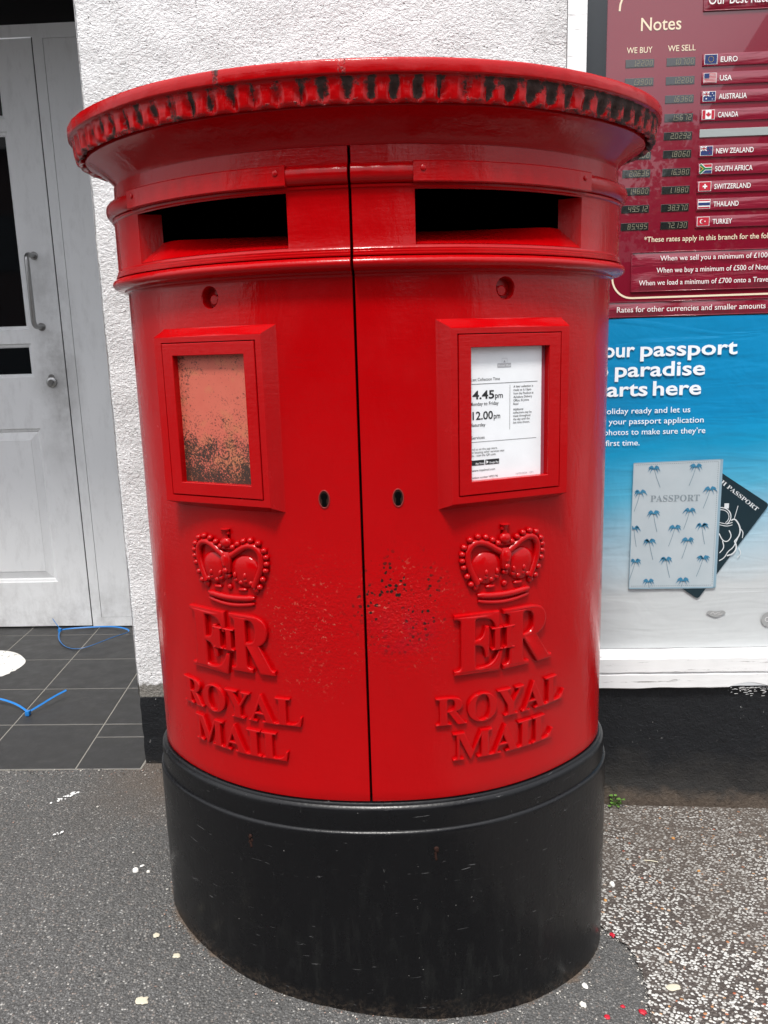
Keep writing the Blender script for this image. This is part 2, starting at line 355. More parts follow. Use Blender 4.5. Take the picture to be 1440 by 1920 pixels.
# ------------------------------------------------------------------ plan of the oval box
A, B, NN, E4, G2 = 0.4602220, 0.3144715, 2.1197568, 0.0199477, -0.0165811
U0 = -.0045
def plan_raw(t):
    c, s = math.cos(t), math.sin(t)
    x_ = A * math.copysign(abs(c) ** (2 / NN), c); y_ = B * math.copysign(abs(s) ** (2 / NN), s)
    k = 1 + E4 * (math.cos(4 * t) - 1) + G2 * math.sin(2 * t) ** 2 * math.cos(2 * t)
    return Vector((x_ * k, y_ * k))
_fine = [plan_raw(-math.pi / 2 + 2 * math.pi * i / 6000) for i in range(6001)]   # starts at the front middle, runs to +x, back, -x
_len = [0.]
for i in range(6000): _len.append(_len[-1] + (_fine[i + 1] - _fine[i]).length)
PER = _len[-1]
import bisect
def at_s(s, off=0.):
    """point of the plan at signed arc length s from the front middle, pushed out by off"""
    q = s % PER; i = min(max(bisect.bisect_right(_len, q) - 1, 0), 5999); k = (q - _len[i]) / max(_len[i + 1] - _len[i], 1e-9)
    p = _fine[i].lerp(_fine[i + 1], k)
    a, b = _fine[(i - 12) % 6000], _fine[(i + 13) % 6000]; t = (b - a).normalized()
    return p.x + t.y * off, p.y - t.x * off
_fx = [(_fine[i].x, _len[i]) for i in range(0, 1501)]
def s_of_x(x_):
    a = abs(x_); i = bisect.bisect_left(_fx, (a, 0)); i = min(max(i, 1), 1500)
    (x0, s0), (x1, s1) = _fx[i - 1], _fx[i]
    return math.copysign(s0 + (s1 - s0) * ((a - x0) / max(x1 - x0, 1e-9)), x_)
SQ = PER / 4
def W3(s, z, w_=0.): x_, y_ = at_s(s, w_); return Vector((x_, y_, z))

# ================================================================== THE SETTING
def gz(x_):
    if x_ < -.62: return .0635
    if x_ < -.46: t = (x_ + .62) / .16; return .0635 + (.1186 * .46 - .0635) * t * t
    if x_ < .58: return -.1186 * x_
    if x_ < .70: t = (x_ - .58) / .12; return -.0688 - .12 * (.1186 * t - .0443 * t * t)
    return -.0688 - .12 * (.1186 - .0443) - .030 * (min(x_, 2.2) - .70)
mb = MB()
xs = [-60, -20, -6, -3, -2, -1.5] + [-1.2 + .0055 * i for i in range(327)] + [.62, .66, .70, .8, .9, 1.2, 1.6, 2.2, 2.6, 5, 20, 60]
ys = [-60, -20, -8, -4, -2, -1.2] + [-.78 + .0055 * i for i in range(228)] + [.5]
def grain(x_, y_):
    if not (-1.2 < x_ < .6 and -.78 < y_ < .48): return 0.
    return .0006 * noise.noise((x_ * 150, y_ * 150, 1)) + .0007 * noise.noise((x_ * 60, y_ * 60, 5)) + .0025 * noise.noise((x_ * 5, y_ * 5, 8)) - .0012
mb.grid([[(x_, y_, gz(x_) + grain(x_, y_)) for x_ in xs] for y_ in ys])
tag(mb.build('pavement', ASPHALT, smooth=60), kind='structure')
mb = MB(); xs = [x_ for x_ in xs if not -1.2 < x_ < .6 or abs(round(x_ * 10) - x_ * 10) < .03]
mb.grid([[(x_, y_, gz(x_) + .002) for x_ in xs] for y_ in (-14, -2.6)])
tag(mb.build('unseen_road', flat('dark road asphalt', (.028, .028, .029), .8)), kind='structure')  # out of view, added dark to cut light bounced onto the box
mb = MB()
for a, b in zip(xs, xs[1:]): mb.add([(a, -2.6, gz(a)), (b, -2.6, gz(b)), (b, -2.6, gz(b) + .012), (a, -2.6, gz(a) + .012), (a, -2.47, gz(a) + .012), (b, -2.47, gz(b) + .012), (a, -2.47, gz(a)), (b, -2.47, gz(b))], [(0, 1, 2, 3), (3, 2, 5, 4), (4, 5, 7, 6)])
tag(mb.build('kerb', flat('granite kerb', (.16, .155, .15), .8)), kind='structure')
# aggregate apron, one sheet 4 mm above the asphalt
edge = [(.40, .5), (.415, .30), (.43, .10), (.452, .01), (.478, -.026), (.506, -.06), (.528, -.092), (.534, -.15), (.529, -.212), (.520, -.282), (.51, -.5), (.50, -1.4)]
ep = []
for (a, b), (c, d) in zip(edge, edge[1:]):
    k = max(2, int(math.hypot(c - a, d - b) / .006))
    for i in range(k):
        t = i / k; ep.append((a + (c - a) * t + .008 * noise.noise((a * 90 + t * 9, d * 80, 3)) + random.uniform(-.002, .002), b + (d - b) * t))
mb = MB(); rows = []
for (a, b) in ep: rows.append([(a + (2.1 - a) * t, b, gz(a + (2.1 - a) * t) + .004) for t in (0, .02, .04, .06, .08, .10, .12, .14, .17, .2, .6, 1)])
mb.grid(rows); tag(mb.build('aggregate_paving', AGG), kind='structure')
# porch floor: level tiles in a slightly skewed grid
mb = MB(); mb.box(-4.3, -.716, .462, 1.72, -.05, .0638, 1)
SK = -.086; rows_y = [.4635, .745, 1.025, 1.305, 1.585, 1.70]
cols = [-.909 + .2985 * k for k in range(-11, 2)]
for r in range(5):
    y0, y1 = rows_y[r] + .0022, rows_y[r + 1] - .0022
    for c in range(len(cols) - 1):
        a, b = cols[c] + .0022, cols[c + 1] - .0022
        def px(x_, y_): return min(x_ + SK * (y_ - .463), -.722)
        parts = [(y0, y1)]
        if r == 0 and c == len(cols) - 2: parts = [(y0, .655), (.659, y1)]
        for (p0, p1) in parts:
            q = [(px(a, p0), p0), (px(b, p0), p0), (px(b, p1), p1), (px(a, p1), p1)]
            if max(q)[0] - min(q)[0] < .02: continue
            e = .0008
            top = [(x_, y_, .0650) for x_, y_ in ((q[0][0] + e, p0 + e), (q[1][0] - e, p0 + e), (q[2][0] - e, p1 - e), (q[3][0] + e, p1 - e))]
            bot = [(x_, y_, .0642) for x_, y_ in q]; low_ = [(x_, y_, .05) for x_, y_ in q]
            mb.add(low_ + bot + top, [(8, 9, 10, 11)] + [(k, (k + 1) % 4, 4 + (k + 1) % 4, 4 + k) for k in range(4)] + [(4 + k, 4 + (k + 1) % 4, 8 + (k + 1) % 4, 8 + k) for k in range(4)], 0)
tag(mb.build('porch_floor', [TILE, GROUT]), kind='structure')
mb = MB(); mb.box(-4.3, -.70, .505, 1.8, 2.74, 2.9); tag(mb.build('porch_ceiling', flat('darkened ceiling board', (.05, .05, .05), .9)), kind='structure')  # colour darkened to cut light bounced onto the door top

# white rendered wall
wall = thing('rendered_wall', (-.13, .6, 0), 'rough white rendered wall with a black painted plinth behind the red box', 'wall')
mb = MB()
def stucco(x_, z_):
    wx, wz = .007 * noise.noise((x_ * 45, 1, z_ * 45)), .007 * noise.noise((x_ * 45, 9, z_ * 45))
    p = (x_ + wx, z_ + wz)
    h = .0013 * noise.noise((p[0] * 150, 2, p[1] * 180)) + .0016 * abs(noise.noise((p[0] * 110 + p[1] * 60, 5, p[1] * 220 - p[0] * 50))) + .0008 * noise.noise((p[0] * 330, 7, p[1] * 330)) + .003 * noise.noise((x_ * 12, 4, z_ * 12))
    return h
def stucco_grid(x0, x1, z0_, z1_, st_):
    nx, nz = int((x1 - x0) / st_), int((z1_ - z0_) / st_); rows = []
    for j in range(nz + 1):
        z_ = z0_ + (z1_ - z0_) * j / nz; jit = .0030 * noise.noise((3, 7, z_ * 55)) + .004 * noise.noise((9, 1, z_ * 9)); row = []
        for i in range(nx + 1):
            x_ = x0 + (x1 - x0) * i / nx; e = max(0, 1 - (x_ + .718) / .009) if x0 < -.7 else 0
            row.append((x_ + (jit if i == 0 else 0), .5 - stucco(x_, z_) + .009 * e * e, z_))
        rows.append(row)
    mb.grid(rows)
stucco_grid(-.718, -.42, .268, 2.15, .0034); stucco_grid(-.42, .4645, 1.50, 2.15, .0034); stucco_grid(-.42, .4645, .268, 1.50, .03); stucco_grid(-.718, .4645, 2.15, 2.75, .03)
mb.quad((-.7185, .503, .268), (-.7185, 1.7, .268), (-.7185, 1.7, 2.75), (-.7185, .503, 2.75)); mb.quad((.4645, .499, .268), (.4645, .499, 2.75), (.4645, 1.2, 2.75), (.4645, 1.2, .268))
mb.build('wall_face', STUCCO, wall, smooth=80)
mb = MB(); rows = []
for k in range(20):
    z_ = -.2 + k * .0247
    rows.append([(x_ + (.004 * noise.noise((z_ * 40, 3, 1)) if i == 0 else 0), .4955 - .004 * noise.noise((x_ * 25, 5, z_ * 25)) - (.006 if k < 9 else 0), min(z_, .266)) for i, x_ in enumerate([-.714] + [-.70 + j * .02 for j in range(58)] + [.464])])
mb.grid(rows); x0r = [r[0] for r in rows]
mb.grid([[(p[0], 1.7, p[2]), p] for p in x0r])
mb.quad((-.714, .5, .2665), (.464, .5, .2665), (.464, .52, .2675), (-.714, .52, .2675))
mb.build('plinth', PLINTH, wall, smooth=50)
mb = MB(); mb.box(-4.6, 2.4, .51, 1.9, 2.91, 4.6); mb.build('upper_wall', STUCCO, wall)

# shopfront: pilaster, dark window frame, sill, stall riser
shop = thing('shopfront', (1.2, .6, 0), 'white timber shopfront with dark window frame, sill and black stall riser', 'shopfront')
mb = MB(); mb.bbox(.4665, .5125, .4985, .62, .3, 2.74, .002); mb.build('pilaster', TIMBER, shop, smooth=40)
FRAMEM = flat('dark grey frame', (.035, .04, .045), .35)
mb = MB(); mb.bbox(.5135, .5650, .5245, .60, 1.283, 2.7, .002); mb.build('window_frame', FRAMEM, shop, smooth=40)
mb = MB(); mb.box(.5135, 2.0, .5345, .60, .40, 2.7); mb.build('window_back', flat('backing board', (.2, .2, .2), .8), shop)
def sill_rows(prof, x0, x1, nx):
    rows = []
    for i in range(nx + 1):
        x_ = x0 + (x1 - x0) * i / nx
        rows.append([(x_, y_ + .0012 * noise.noise((x_ * 30, y_ * 60, z_ * 60)), z_ + .0025 * noise.noise((x_ * 14, z_ * 90, 4)) + (.014 * max(0, 1 - abs(x_ - .985) / .055) ** .6 if z_ < .29 else 0)) for y_, z_ in prof])
    return rows
mb = MB(); mb.grid(sill_rows([(.533, .3835), (.487, .378), (.480, .372), (.479, .334), (.484, .3315), (.4845, .3285), (.4805, .326), (.480, .2885), (.484, .2855), (.53, .2855)], .466, 1.6, 110))
mb.build('sill', TIMBER, shop, smooth=35)
mb = MB(); rows = []
for k in range(20):
    z_ = -.35 + k * .0335; rows.append([(.4655 + j * .02, .4975 - .0045 * noise.noise((j * .5, 5, z_ * 25)) - (.009 if z_ < -.02 - .06 * (j * .02) else 0), min(z_, .284)) for j in range(60)])
mb.grid(rows); mb.build('stall_riser', PLINTH, shop, smooth=50)
# dab of white paint missed at the sill's broken edge
mb = MB()
for k in range(60):
    x_ = random.uniform(.935, 1.04); z_ = .283 - abs(random.gauss(0, .010)); l_ = random.uniform(.003, .011)
    yk = .4895 - k * .00004; mb.poly([(x_, yk, z_), (x_ + l_, yk, z_ + .0004), (x_ + l_, yk, z_ + .0014), (x_, yk, z_ + .0012)])
mb.build('paint_splash', flat('white splash', (.75, .75, .75), .5), shop)

# ------------------------------------------------------------------ currency rates board
board = thing('rates_board', (.95, .53, 1.28), 'glossy maroon currency exchange rates board above the blue poster', 'sign')
n = N('glossy maroon board'); MAROON = n.done(n.mix(n.noise(3, 3), (.175, .003, .017), (.195, .004, .020)), .16, Coat_Weight=1., Coat_Roughness=.015, Coat_IOR=1.6)
CREAM = flat('cream lettering', (.80, .68, .50), .5); WHITE = flat('white lettering', (.80, .78, .76), .5)
n = N('clear sleeve over maroon'); SLEEVE = n.done(n.mix(n.noise(4, 4), (.20, .004, .022), (.24, .01, .03)), .2, n.bump(n.noise(1, 3, .5, .6, v=n.map((9, 9, 60))), .45, .006), Coat_Weight=1., Coat_Roughness=.03, Coat_IOR=1.6)
YB = .53
def Tb(d): return lambda x_, z_: (x_, YB - d, z_)
mb = MB(); mb.bbox(.5655, 1.5, YB, YB + .004, 1.3225, 2.5, .0008); mb.build('panel', MAROON, board)
mb = MB()
write(mb, 'Notes', Tb(.0008), .0285, .6465, .7418, 1.9522, bold=.006)
write(mb, 'WE BUY', Tb(.0008), .0130, .6144, .6754, 1.9038, bold=.004)
write(mb, 'WE SELL', Tb(.0008), .0130, .7123, .7781, 1.9045, bold=.004)
write(mb, '*These rates apply in this branch for the following:', Tb(.0008), .0125, .6714, base=1.4665, ref='*These rates apply in this branch for the fol', width=.306, bold=.004)
# cream keyline with its rounded corner
pts = [(.5946, 1.3809)] + [(.5946 + .0513 * (1 - math.cos(t)), 1.3820 - .0513 * math.sin(t)) for t in [math.pi / 2 * k / 12 for k in range(13)]] + [(1.30, 1.3320)]
pts = [(.5946, 1.40)] + pts
def ribbon(mb, pts, wd, T, mi=0):
    L_, R_ = [], []
    for i, p in enumerate(pts):
        a, b = pts[max(i - 1, 0)], pts[min(i + 1, len(pts) - 1)]; dx, dz = b[0] - a[0], b[1] - a[1]; q = math.hypot(dx, dz)
        L_.append(T(p[0] - dz / q * wd / 2, p[1] + dx / q * wd / 2)); R_.append(T(p[0] + dz / q * wd / 2, p[1] - dx / q * wd / 2))
    mb.grid([L_, R_], mi)
ribbon(mb, pts, .0045, Tb(.0008))
ribbon(mb, [(.5946, 1.9975), (.596, 2.012), (.601, 2.026), (.609, 2.038), (.62, 2.048), (.635, 2.053), (.78, 2.054)], .0045, Tb(.0008))
mb.build('lettering', CREAM, board)
# LED rate displays
DISP = N('display window'); DISP = DISP.done((.012, .013, .014), .12, Coat_Weight=1., Coat_Roughness=.03, Coat_IOR=1.7)
LEDD = N('lit digit'); LEDD = LEDD.done((.30, .28, .19), .4)
buy = ['1.2200', '1.3900', '1.8600', '1.7900', '2.3100', '2.0500', '20.636', '1.4800', '49.512', '85.495']
sell = ['1.0700', '1.2200', '1.6360', '1.5672', '2.0292', '1.8060', '16.380', '1.1880', '38.370', '72.130']
for k in range(10):
    zt = 1.8897 - k * .0418
    for x0, s_ in ((.6122, buy[k]), (.7102, sell[k])):
        mb = MB(); mb.bbox(x0, x0 + .0685, YB - .0012, YB + .002, zt - .018, zt, .0004, seg=1)
        d = mb.build('rate_display', DISP, board)
        m2 = MB(); digits(m2, s_, Tb(.0018), x0 + .016, zt - .0155, .0102, .0128); m2.build('digits', LEDD, d)
# currency name strips with printed flags
names = ['EURO', 'USA', 'AUSTRALIA', 'CANADA', None, 'NEW ZEALAND', 'SOUTH AFRICA', 'SWITZERLAND', 'THAILAND', 'TURKEY']
Wt, Rd, Bl, Gn, Yl = flat('flag white', (.78, .78, .78), .4), flat('flag red', (.45, .01, .03), .4), flat('flag blue', (.012, .03, .13), .4), flat('flag green', (.01, .16, .06), .4), flat('flag yellow', (.7, .45, .02), .4)
BLANK = flat('bare aluminium strip', (.42, .46, .45), .35, Metallic=.5)
def star(mb, x_, z_, r, T, mi, nn=5, inner=.45):
    mb.poly([T(x_ + r * (1 if k % 2 == 0 else inner) * math.sin(math.pi * k / nn), z_ + r * (1 if k % 2 == 0 else inner) * math.cos(math.pi * k / nn)) for k in range(2 * nn)], mi)
def rect(mb, T, x0, x1, z0, z1, mi): mb.poly([T(x0, z0), T(x1, z0), T(x1, z1), T(x0, z1)], mi)
def disc(mb, T, x_, z_, r, mi, nn=20): mb.poly([T(x_ + r * math.cos(2 * math.pi * k / nn), z_ + r * math.sin(2 * math.pi * k / nn)) for k in range(nn)], mi)
for k, nm in enumerate(names):
    zt = 1.8950 - k * .04125; x0 = .7958
    if nm is None:
        mb = MB(); mb.bbox(x0 + .001, 1.14, YB - .0022, YB + .001, zt - .0225, zt - .004, .0006, seg=1); mb.build('blank_strip', BLANK, board); continue
    mb = MB(); mb.bbox(x0, 1.14, YB - .0030, YB + .001, zt - .0275, zt, .0009, seg=2)
    st = mb.build('currency_strip', SLEEVE, board, smooth=40)
    m2 = MB(); tw = {'EURO': .0400, 'USA': .0287, 'AUSTRALIA': .0665, 'CANADA': .0485, 'NEW ZEALAND': .0905, 'SOUTH AFRICA': .0905, 'SWITZERLAND': .0885, 'THAILAND': .0615, 'TURKEY': .0475}[nm]
    write(m2, nm, Tb(.0040), .0118, .8378, .8378 + tw, zt - .0195, bold=.009); m2.build('currency_name', WHITE, st)
    m3 = MB(); a, b, z0, z1 = .8005, .8290, zt - .0228, zt - .0028; cx, cz = (a + b) / 2, (z0 + z1) / 2; ww, hh = b - a, z1 - z0
    T0, T1, T2, T3 = Tb(.0036), Tb(.0040), Tb(.0044), Tb(.0048)
    rect(m3, T0, a - .0011, b + .0011, z0 - .0011, z1 + .0011, 0)
    if nm == 'EURO':
        rect(m3, T1, a, b, z0, z1, 2)
        for q in range(12): star(m3, cx + .0062 * math.sin(q * math.pi / 6), cz + .0062 * math.cos(q * math.pi / 6), .0011, T2, 4)
    elif nm == 'USA':
        rect(m3, T1, a, b, z0, z1, 0)
        for q in range(7): rect(m3, T2, a, b, z1 - hh * (2 * q + 1) / 13, z1 - hh * (2 * q) / 13, 1)
        rect(m3, T3, a, a + ww * .42, z1 - hh * 7 / 13, z1, 2)
    elif nm in ('AUSTRALIA', 'NEW ZEALAND'):
        rect(m3, T1, a, b, z0, z1, 2); qx, qz = a + ww / 2, z0 + hh / 2
        for (p, q, r_, s_) in ((a, z1, qx, qz), (a, qz, qx, z1)):
            ribbon(m3, [(p, q), (r_, s_)], .0022, T2, 0)
        rect(m3, T2, a, qx, z0 + hh * .67, z0 + hh * .83, 0); rect(m3, T2, a + ww * .2, a + ww * .3, qz, z1, 0)
        rect(m3, T3, a, qx, z0 + hh * .71, z0 + hh * .79, 1); rect(m3, T3, a + ww * .225, a + ww * .275, qz, z1, 1)
        if nm == 'AUSTRALIA': star(m3, a + ww * .25, z0 + hh * .24, .0024, T2, 0, 7)
        for (p, q) in ((.75, .82), (.62, .52), (.87, .58), (.76, .18)): star(m3, a + ww * p, z0 + hh * q, .0016, T2, 0 if nm == 'AUSTRALIA' else 1)
    elif nm == 'CANADA':
        rect(m3, T1, a, b, z0, z1, 1); rect(m3, T2, a + ww * .25, b - ww * .25, z0, z1, 0)
        leaf = [(0, 5), (1.1, 3), (2.2, 3.6), (1.8, 1.2), (3.2, 2.2), (3.6, 1.4), (5, 1.6), (4.3, .4), (4.6, -.4), (2.2, -2), (2.5, -2.8), (.3, -2.5), (.3, -4.6), (-.3, -4.6), (-.3, -2.5), (-2.5, -2.8), (-2.2, -2), (-4.6, -.4), (-4.3, .4), (-5, 1.6), (-3.6, 1.4), (-3.2, 2.2), (-1.8, 1.2), (-2.2, 3.6), (-1.1, 3)]
        m3.poly([T3(cx + p * .00125, cz + q * .00135) for p, q in leaf][::-1], 1)
    elif nm == 'SOUTH AFRICA':
        rect(m3, T1, a, b, z0, z1, 0); rect(m3, T2, a, b, z0 + hh * .66, z1, 1); rect(m3, T2, a, b, z0, z0 + hh * .34, 2)
        for o_, wd, mi, T_ in ((0, .0075, 0, Tb(.00455)), (0, .0046, 3, T3)):
            ribbon(m3, [(a, z1), (a + ww * .42, cz), (b, cz)], wd, T_, mi); ribbon(m3, [(a, z0), (a + ww * .42, cz)], wd, Tb(.0047 if mi == 0 else .0049), mi)
        m3.poly([Tb(.0051)(a, z0 + hh * .18), Tb(.0051)(a + ww * .3, cz), Tb(.0051)(a, z1 - hh * .18)], 4); m3.poly([Tb(.0054)(a, z0 + hh * .27), Tb(.0054)(a + ww * .23, cz), Tb(.0054)(a, z1 - hh * .27)], 5)
    elif nm == 'SWITZERLAND':
        rect(m3, T1, a, b, z0, z1, 1); rect(m3, T2, cx - .0055, cx + .0055, cz - .0018, cz + .0018, 0); rect(m3, T3, cx - .0018, cx + .0018, cz - .0055, cz + .0055, 0)
    elif nm == 'THAILAND':
        rect(m3, T1, a, b, z0, z1, 1); rect(m3, T2, a, b, z0 + hh / 6, z1 - hh / 6, 0); rect(m3, T3, a, b, z0 + hh / 3, z1 - hh / 3, 2)
    elif nm == 'TURKEY':
        rect(m3, T1, a, b, z0, z1, 1); disc(m3, T2, a + ww * .38, cz, .0052, 0); disc(m3, T3, a + ww * .43, cz, .0042, 1); star(m3, a + ww * .64, cz, .0024, T3, 0)
    m3.build('flag', [Wt, Rd, Bl, Gn, Yl, INK], st)
# sleeve with the minimum amounts, bottom strip, top strip
def sleeve(name, x0, x1, z0, z1):
    mb = MB(); nx, nz = 40, 10
    def hgt(x_, z_):
        e = min(x_ - x0, x1 - x_, (z_ - z0) * 1.2, (z1 - z_) * 1.2); return .0012 + .004 * min(1, max(0, e / .02)) * (.6 + .8 * noise.noise((x_ * 14, 1, z_ * 22)))
    mb.grid([[(x0 + (x1 - x0) * i / nx, YB - hgt(x0 + (x1 - x0) * i / nx, z0 + (z1 - z0) * j / nz), z0 + (z1 - z0) * j / nz) for i in range(nx + 1)] for j in range(nz + 1)])
    mb.add([(x0, YB - .0012, z0), (x1, YB - .0012, z0), (x1, YB, z0), (x0, YB, z0)], [(0, 1, 2, 3)])
    for (p, q, r_, s_) in ((x0, x1, z0 - .0005, z0 + .0015), (x0, x1, z1 - .0015, z1 + .0005), (x0 - .0005, x0 + .0015, z0, z1)):
        mb.bbox(p, q, YB - .0042, YB, r_, s_, .0004, seg=1)
    return mb.build(name, SLEEVE, board, smooth=40)
s1 = sleeve('notice_sleeve', .6412, 1.22, 1.3455, 1.4420)
mb = MB()
write(mb, 'When we sell you a minimum of £1000 of Notes', Tb(.0085), .0122, .711, base=1.4195, ref='When we sell you a minimum of £1000', width=.2735, bold=.003)
write(mb, 'When we buy a minimum of £500 of Notes', Tb(.0085), .0122, .7028, base=1.3905, ref='When we buy a minimum of £500 of Note', width=.279, bold=.003)
write(mb, 'When we load a minimum of £700 onto a Travel Money Card', Tb(.0085), .0122, .6597, base=1.3607, ref='When we load a minimum of £700 onto a Travel', width=.325, bold=.003)
mb.build('sleeve_text', WHITE, s1)
s2 = sleeve('bottom_strip', .5660, 1.30, 1.2835, 1.3215)
mb = MB(); write(mb, 'Rates for other currencies and smaller amounts are available', Tb(.0085), .0135, .6066, base=1.2955, ref='Rates for other currencies and smaller amounts', width=.373, bold=.003); mb.build('strip_text', WHITE, s2)
s3 = sleeve('top_strip', .7925, 1.10, 1.9885, 2.030)
mb = MB(); write(mb, 'Our Best Rates', Tb(.0085), .021, .8015, base=2.0005, ref='Our Best Rates', width=.150, bold=.003); mb.build('strip_text', WHITE, s3)

# ------------------------------------------------------------------ travel poster
n = N('poster paper blue to pale print'); x, y, z = n.xyz()
zz = n.math('ADD', z, n.math('MULTIPLY', n.math('SUBTRACT', n.noise(3.5, 4), .5), .10)); zz = n.math('SUBTRACT', zz, n.math('MULTIPLY', n.math('SUBTRACT', x, .6), .16))
g = n.ramp(zz, (.0, (.50, .51, .51)), (.52, (.50, .53, .54)), (.64, (.38, .52, .60)), (.80, (.07, .36, .54)), (.92, (.002, .27, .50)), (1., (.0, .22, .46)))
POSTER = n.done(g, .30, n.bump(n.math('ADD', n.noise(5, 3, .5, 1.5), n.math('MULTIPLY', n.noise(1, 2, .5, .8, v=n.map((4, 4, 26), rot=(0, .3, 0))), .7)), .35, .010), Coat_Weight=.5, Coat_Roughness=.08)
poster = thing('travel_poster', (.85, .53, .385), 'blue to white travel poster with passports under the maroon rates board', 'poster')
mb = MB(); nx, nz = 60, 80
mb.grid([[(.5175 + 1.0 * i / nx, YB - .0010 - .0022 * (.5 + noise.noise((i * .16, 3, j * .1))) , .3850 + (1.2800 - .3850) * j / nz) for i in range(nx + 1)] for j in range(nz + 1)])
sheet = mb.build('poster_sheet', POSTER, poster, smooth=60)
mb = MB(); T = Tb(.0050); sc = .247
for word, xa, xb, bz_, rf in (('Your', None, .6565, 1.1838, .0800), ('passport', .6705, .9172, 1.1838, None), ('to', None, .5900, 1.1330, .0560), ('paradise', .6070, .8378, 1.1330, None), ('starts', None, .6925, 1.0830, .1045), ('here', .7060, .8302, 1.0830, None)):
    if xa is None: write(mb, word, T, .0375, x1=xb, base=bz_, ref={'Your': 'our', 'to': 'to', 'starts': 'arts'}[word], width=rf, bold=.020)
    else: write(mb, word, T, .0375, xa, xb, bz_, bold=.020)
write(mb, 'Get holiday ready and let us', T, .0150, x1=.8048, base=1.0370, ref='oliday ready and let us', width=.216, bold=.004)
write(mb, 'check your passport application', T, .0150, x1=.8405, base=1.0095, ref='your passport application', width=.2463, bold=.004)
write(mb, 'and photos to make sure they\u2019re', T, .0150, x1=.8462, base=.9815, ref='photos to make sure they\u2019re', width=.262, bold=.004)
write(mb, 'right first time.', T, .0150, x1=.6768, base=.9530, ref='first time.', width=.089, bold=.004)
mb.build('poster_lettering', flat('poster white print', (.80, .86, .90), .4), poster)
# printed dark passport, cover with palms
TEAL = flat('dark teal print', (.006, .022, .032), .35); COVER = N('pale grey leather print'); COVER = COVER.done(COVER.mix(COVER.noise(14, 5), (.36, .43, .47), (.48, .54, .57)), .35)
PALM = flat('palm blue print', (.04, .20, .34), .4); STEM = flat('palm stem print', (.16, .24, .30), .4); STITCH = flat('stitching print', (.14, .19, .22), .5); SHADE = flat('cover border print', (.24, .36, .44), .4)
mb = MB(); T = Tb(.0054)
def rr(pts, r):  # rounded polygon
    out = []
    for i, p in enumerate(pts):
        a = Vector(pts[i - 1]) - Vector(p); b = Vector(pts[(i + 1) % len(pts)]) - Vector(p); P_ = Vector(p)
        p0, p1 = P_ + a.normalized() * r, P_ + b.normalized() * r
        for k in range(5): t = k / 4; out.append(tuple((1 - t) ** 2 * p0 + 2 * t * (1 - t) * P_ + t * t * p1))
    return out
mb.poly([T(*p) for p in rr([(.690, .640), (.8487, .5262), (1.0240, .7870), (.876, .8870)][::1], .010)], 0)
mb.build('printed_passport', TEAL, poster)
mb = MB(); ang = math.atan2(.7700 - .8480, .9916 - .8933)
def Tr(x_, z_): c, s = math.cos(ang), math.sin(ang); return (.8380 + x_ * c - z_ * s, YB - .0058, .8905 + x_ * s + z_ * c)
write(mb, 'BRITISH PASSPORT', Tr, .0105, x0=.000, x1=.1960, base=0, ser=True)
def Cr(x_, z_): return (.926 + x_, YB - .0058, .700 + z_)
def sq(pts, wd=.0022):
    for _ in range(3 if len(pts) < 9 else 0):
        pts = [pts[0]] + [tuple(a[c] * (.75 if h == 0 else .25) + b[c] * (.25 if h == 0 else .75) for c in (0, 1)) for a, b in zip(pts, pts[1:]) for h in (0, 1)] + [pts[-1]]
    sq.k += 1; dk = sq.k * .00006
    ribbon(mb, pts, wd * .85, lambda a_, b_: (Cr(a_, b_)[0], Cr(a_, b_)[1] - dk, Cr(a_, b_)[2]))
sq.k = 0; sq([(-.028 + .022 * math.cos(t), .055 + .020 * math.sin(t)) for t in [k * .3 for k in range(-3, 9)]]); sq([(-.028 + .027 * math.cos(t), .055 + .026 * math.sin(t)) for t in [k * .3 for k in range(-3, 8)]], .003)
rect(mb, Cr, -.020, -.008, .078, .092, 0); sq([(-.030, .040), (-.010, .035), (.004, .040)]); sq([(-.030, .034), (-.010, .029), (.004, .033)])
sq([(.008, .050), (.016, .085)], .002); sq([(.000, .045), (.008, .050), (.018, .040), (.026, .022), (.024, .002), (.012, -.012)], .004)
sq([(.026, .022), (.034, .012), (.032, -.004)], .0025); sq([(.012, -.012), (.020, -.030), (.010, -.048), (-.006, -.052)], .0045); sq([(.020, -.004), (.010, -.030), (-.004, -.040), (-.012, -.058), (-.026, -.066)], .003)
sq([(-.004, .018), (.004, .002), (-.006, -.014), (-.020, -.010), (-.030, .010)], .003); sq([(.024, -.030), (.032, -.046), (.022, -.058)], .0025); sq([(-.020, -.010), (-.014, -.030), (-.026, -.044)], .003)
mb.build('passport_crest', flat('silver print', (.62, .66, .68), .4), poster)
mb = MB(); T = Tb(.0064)
q = [(.6611, .5601), (.8917, .5593), (.8925, .9110), (.6627, .9056)]
mb.poly([T(*p) for p in rr(q, .004)], 0)
T = Tb(.0067)
for (a, b, wd) in ((q[0], q[1], .004), (q[1], q[2], .007), (q[0], q[3], .0018), (q[3], q[2], .0022)): ribbon(mb, [a, b], wd, T, 1)
T = Tb(.0069)
def stitches(a, b):
    L_ = math.hypot(b[0] - a[0], b[1] - a[1]); k = int(L_ / .0055)
    for i in range(k):
        t0, t1 = i / k, (i + .55) / k; ribbon(mb, [(a[0] + (b[0] - a[0]) * t0, a[1] + (b[1] - a[1]) * t0), (a[0] + (b[0] - a[0]) * t1, a[1] + (b[1] - a[1]) * t1)], .0010, T, 2)
stitches((.668, .9005), (.884, .9055)); stitches((.884, .9055), (.8845, .566)); stitches((.667, .5665), (.8845, .566))
cov = mb.build('passport_cover', [COVER, SHADE, STITCH], poster)
mb = MB(); write(mb, 'PASSPORT', Tb(.0070), .0170, .7100, .8397, .8006, ser=True); mb.build('cover_title', flat('foil grey print', (.22, .27, .30), .4), cov)
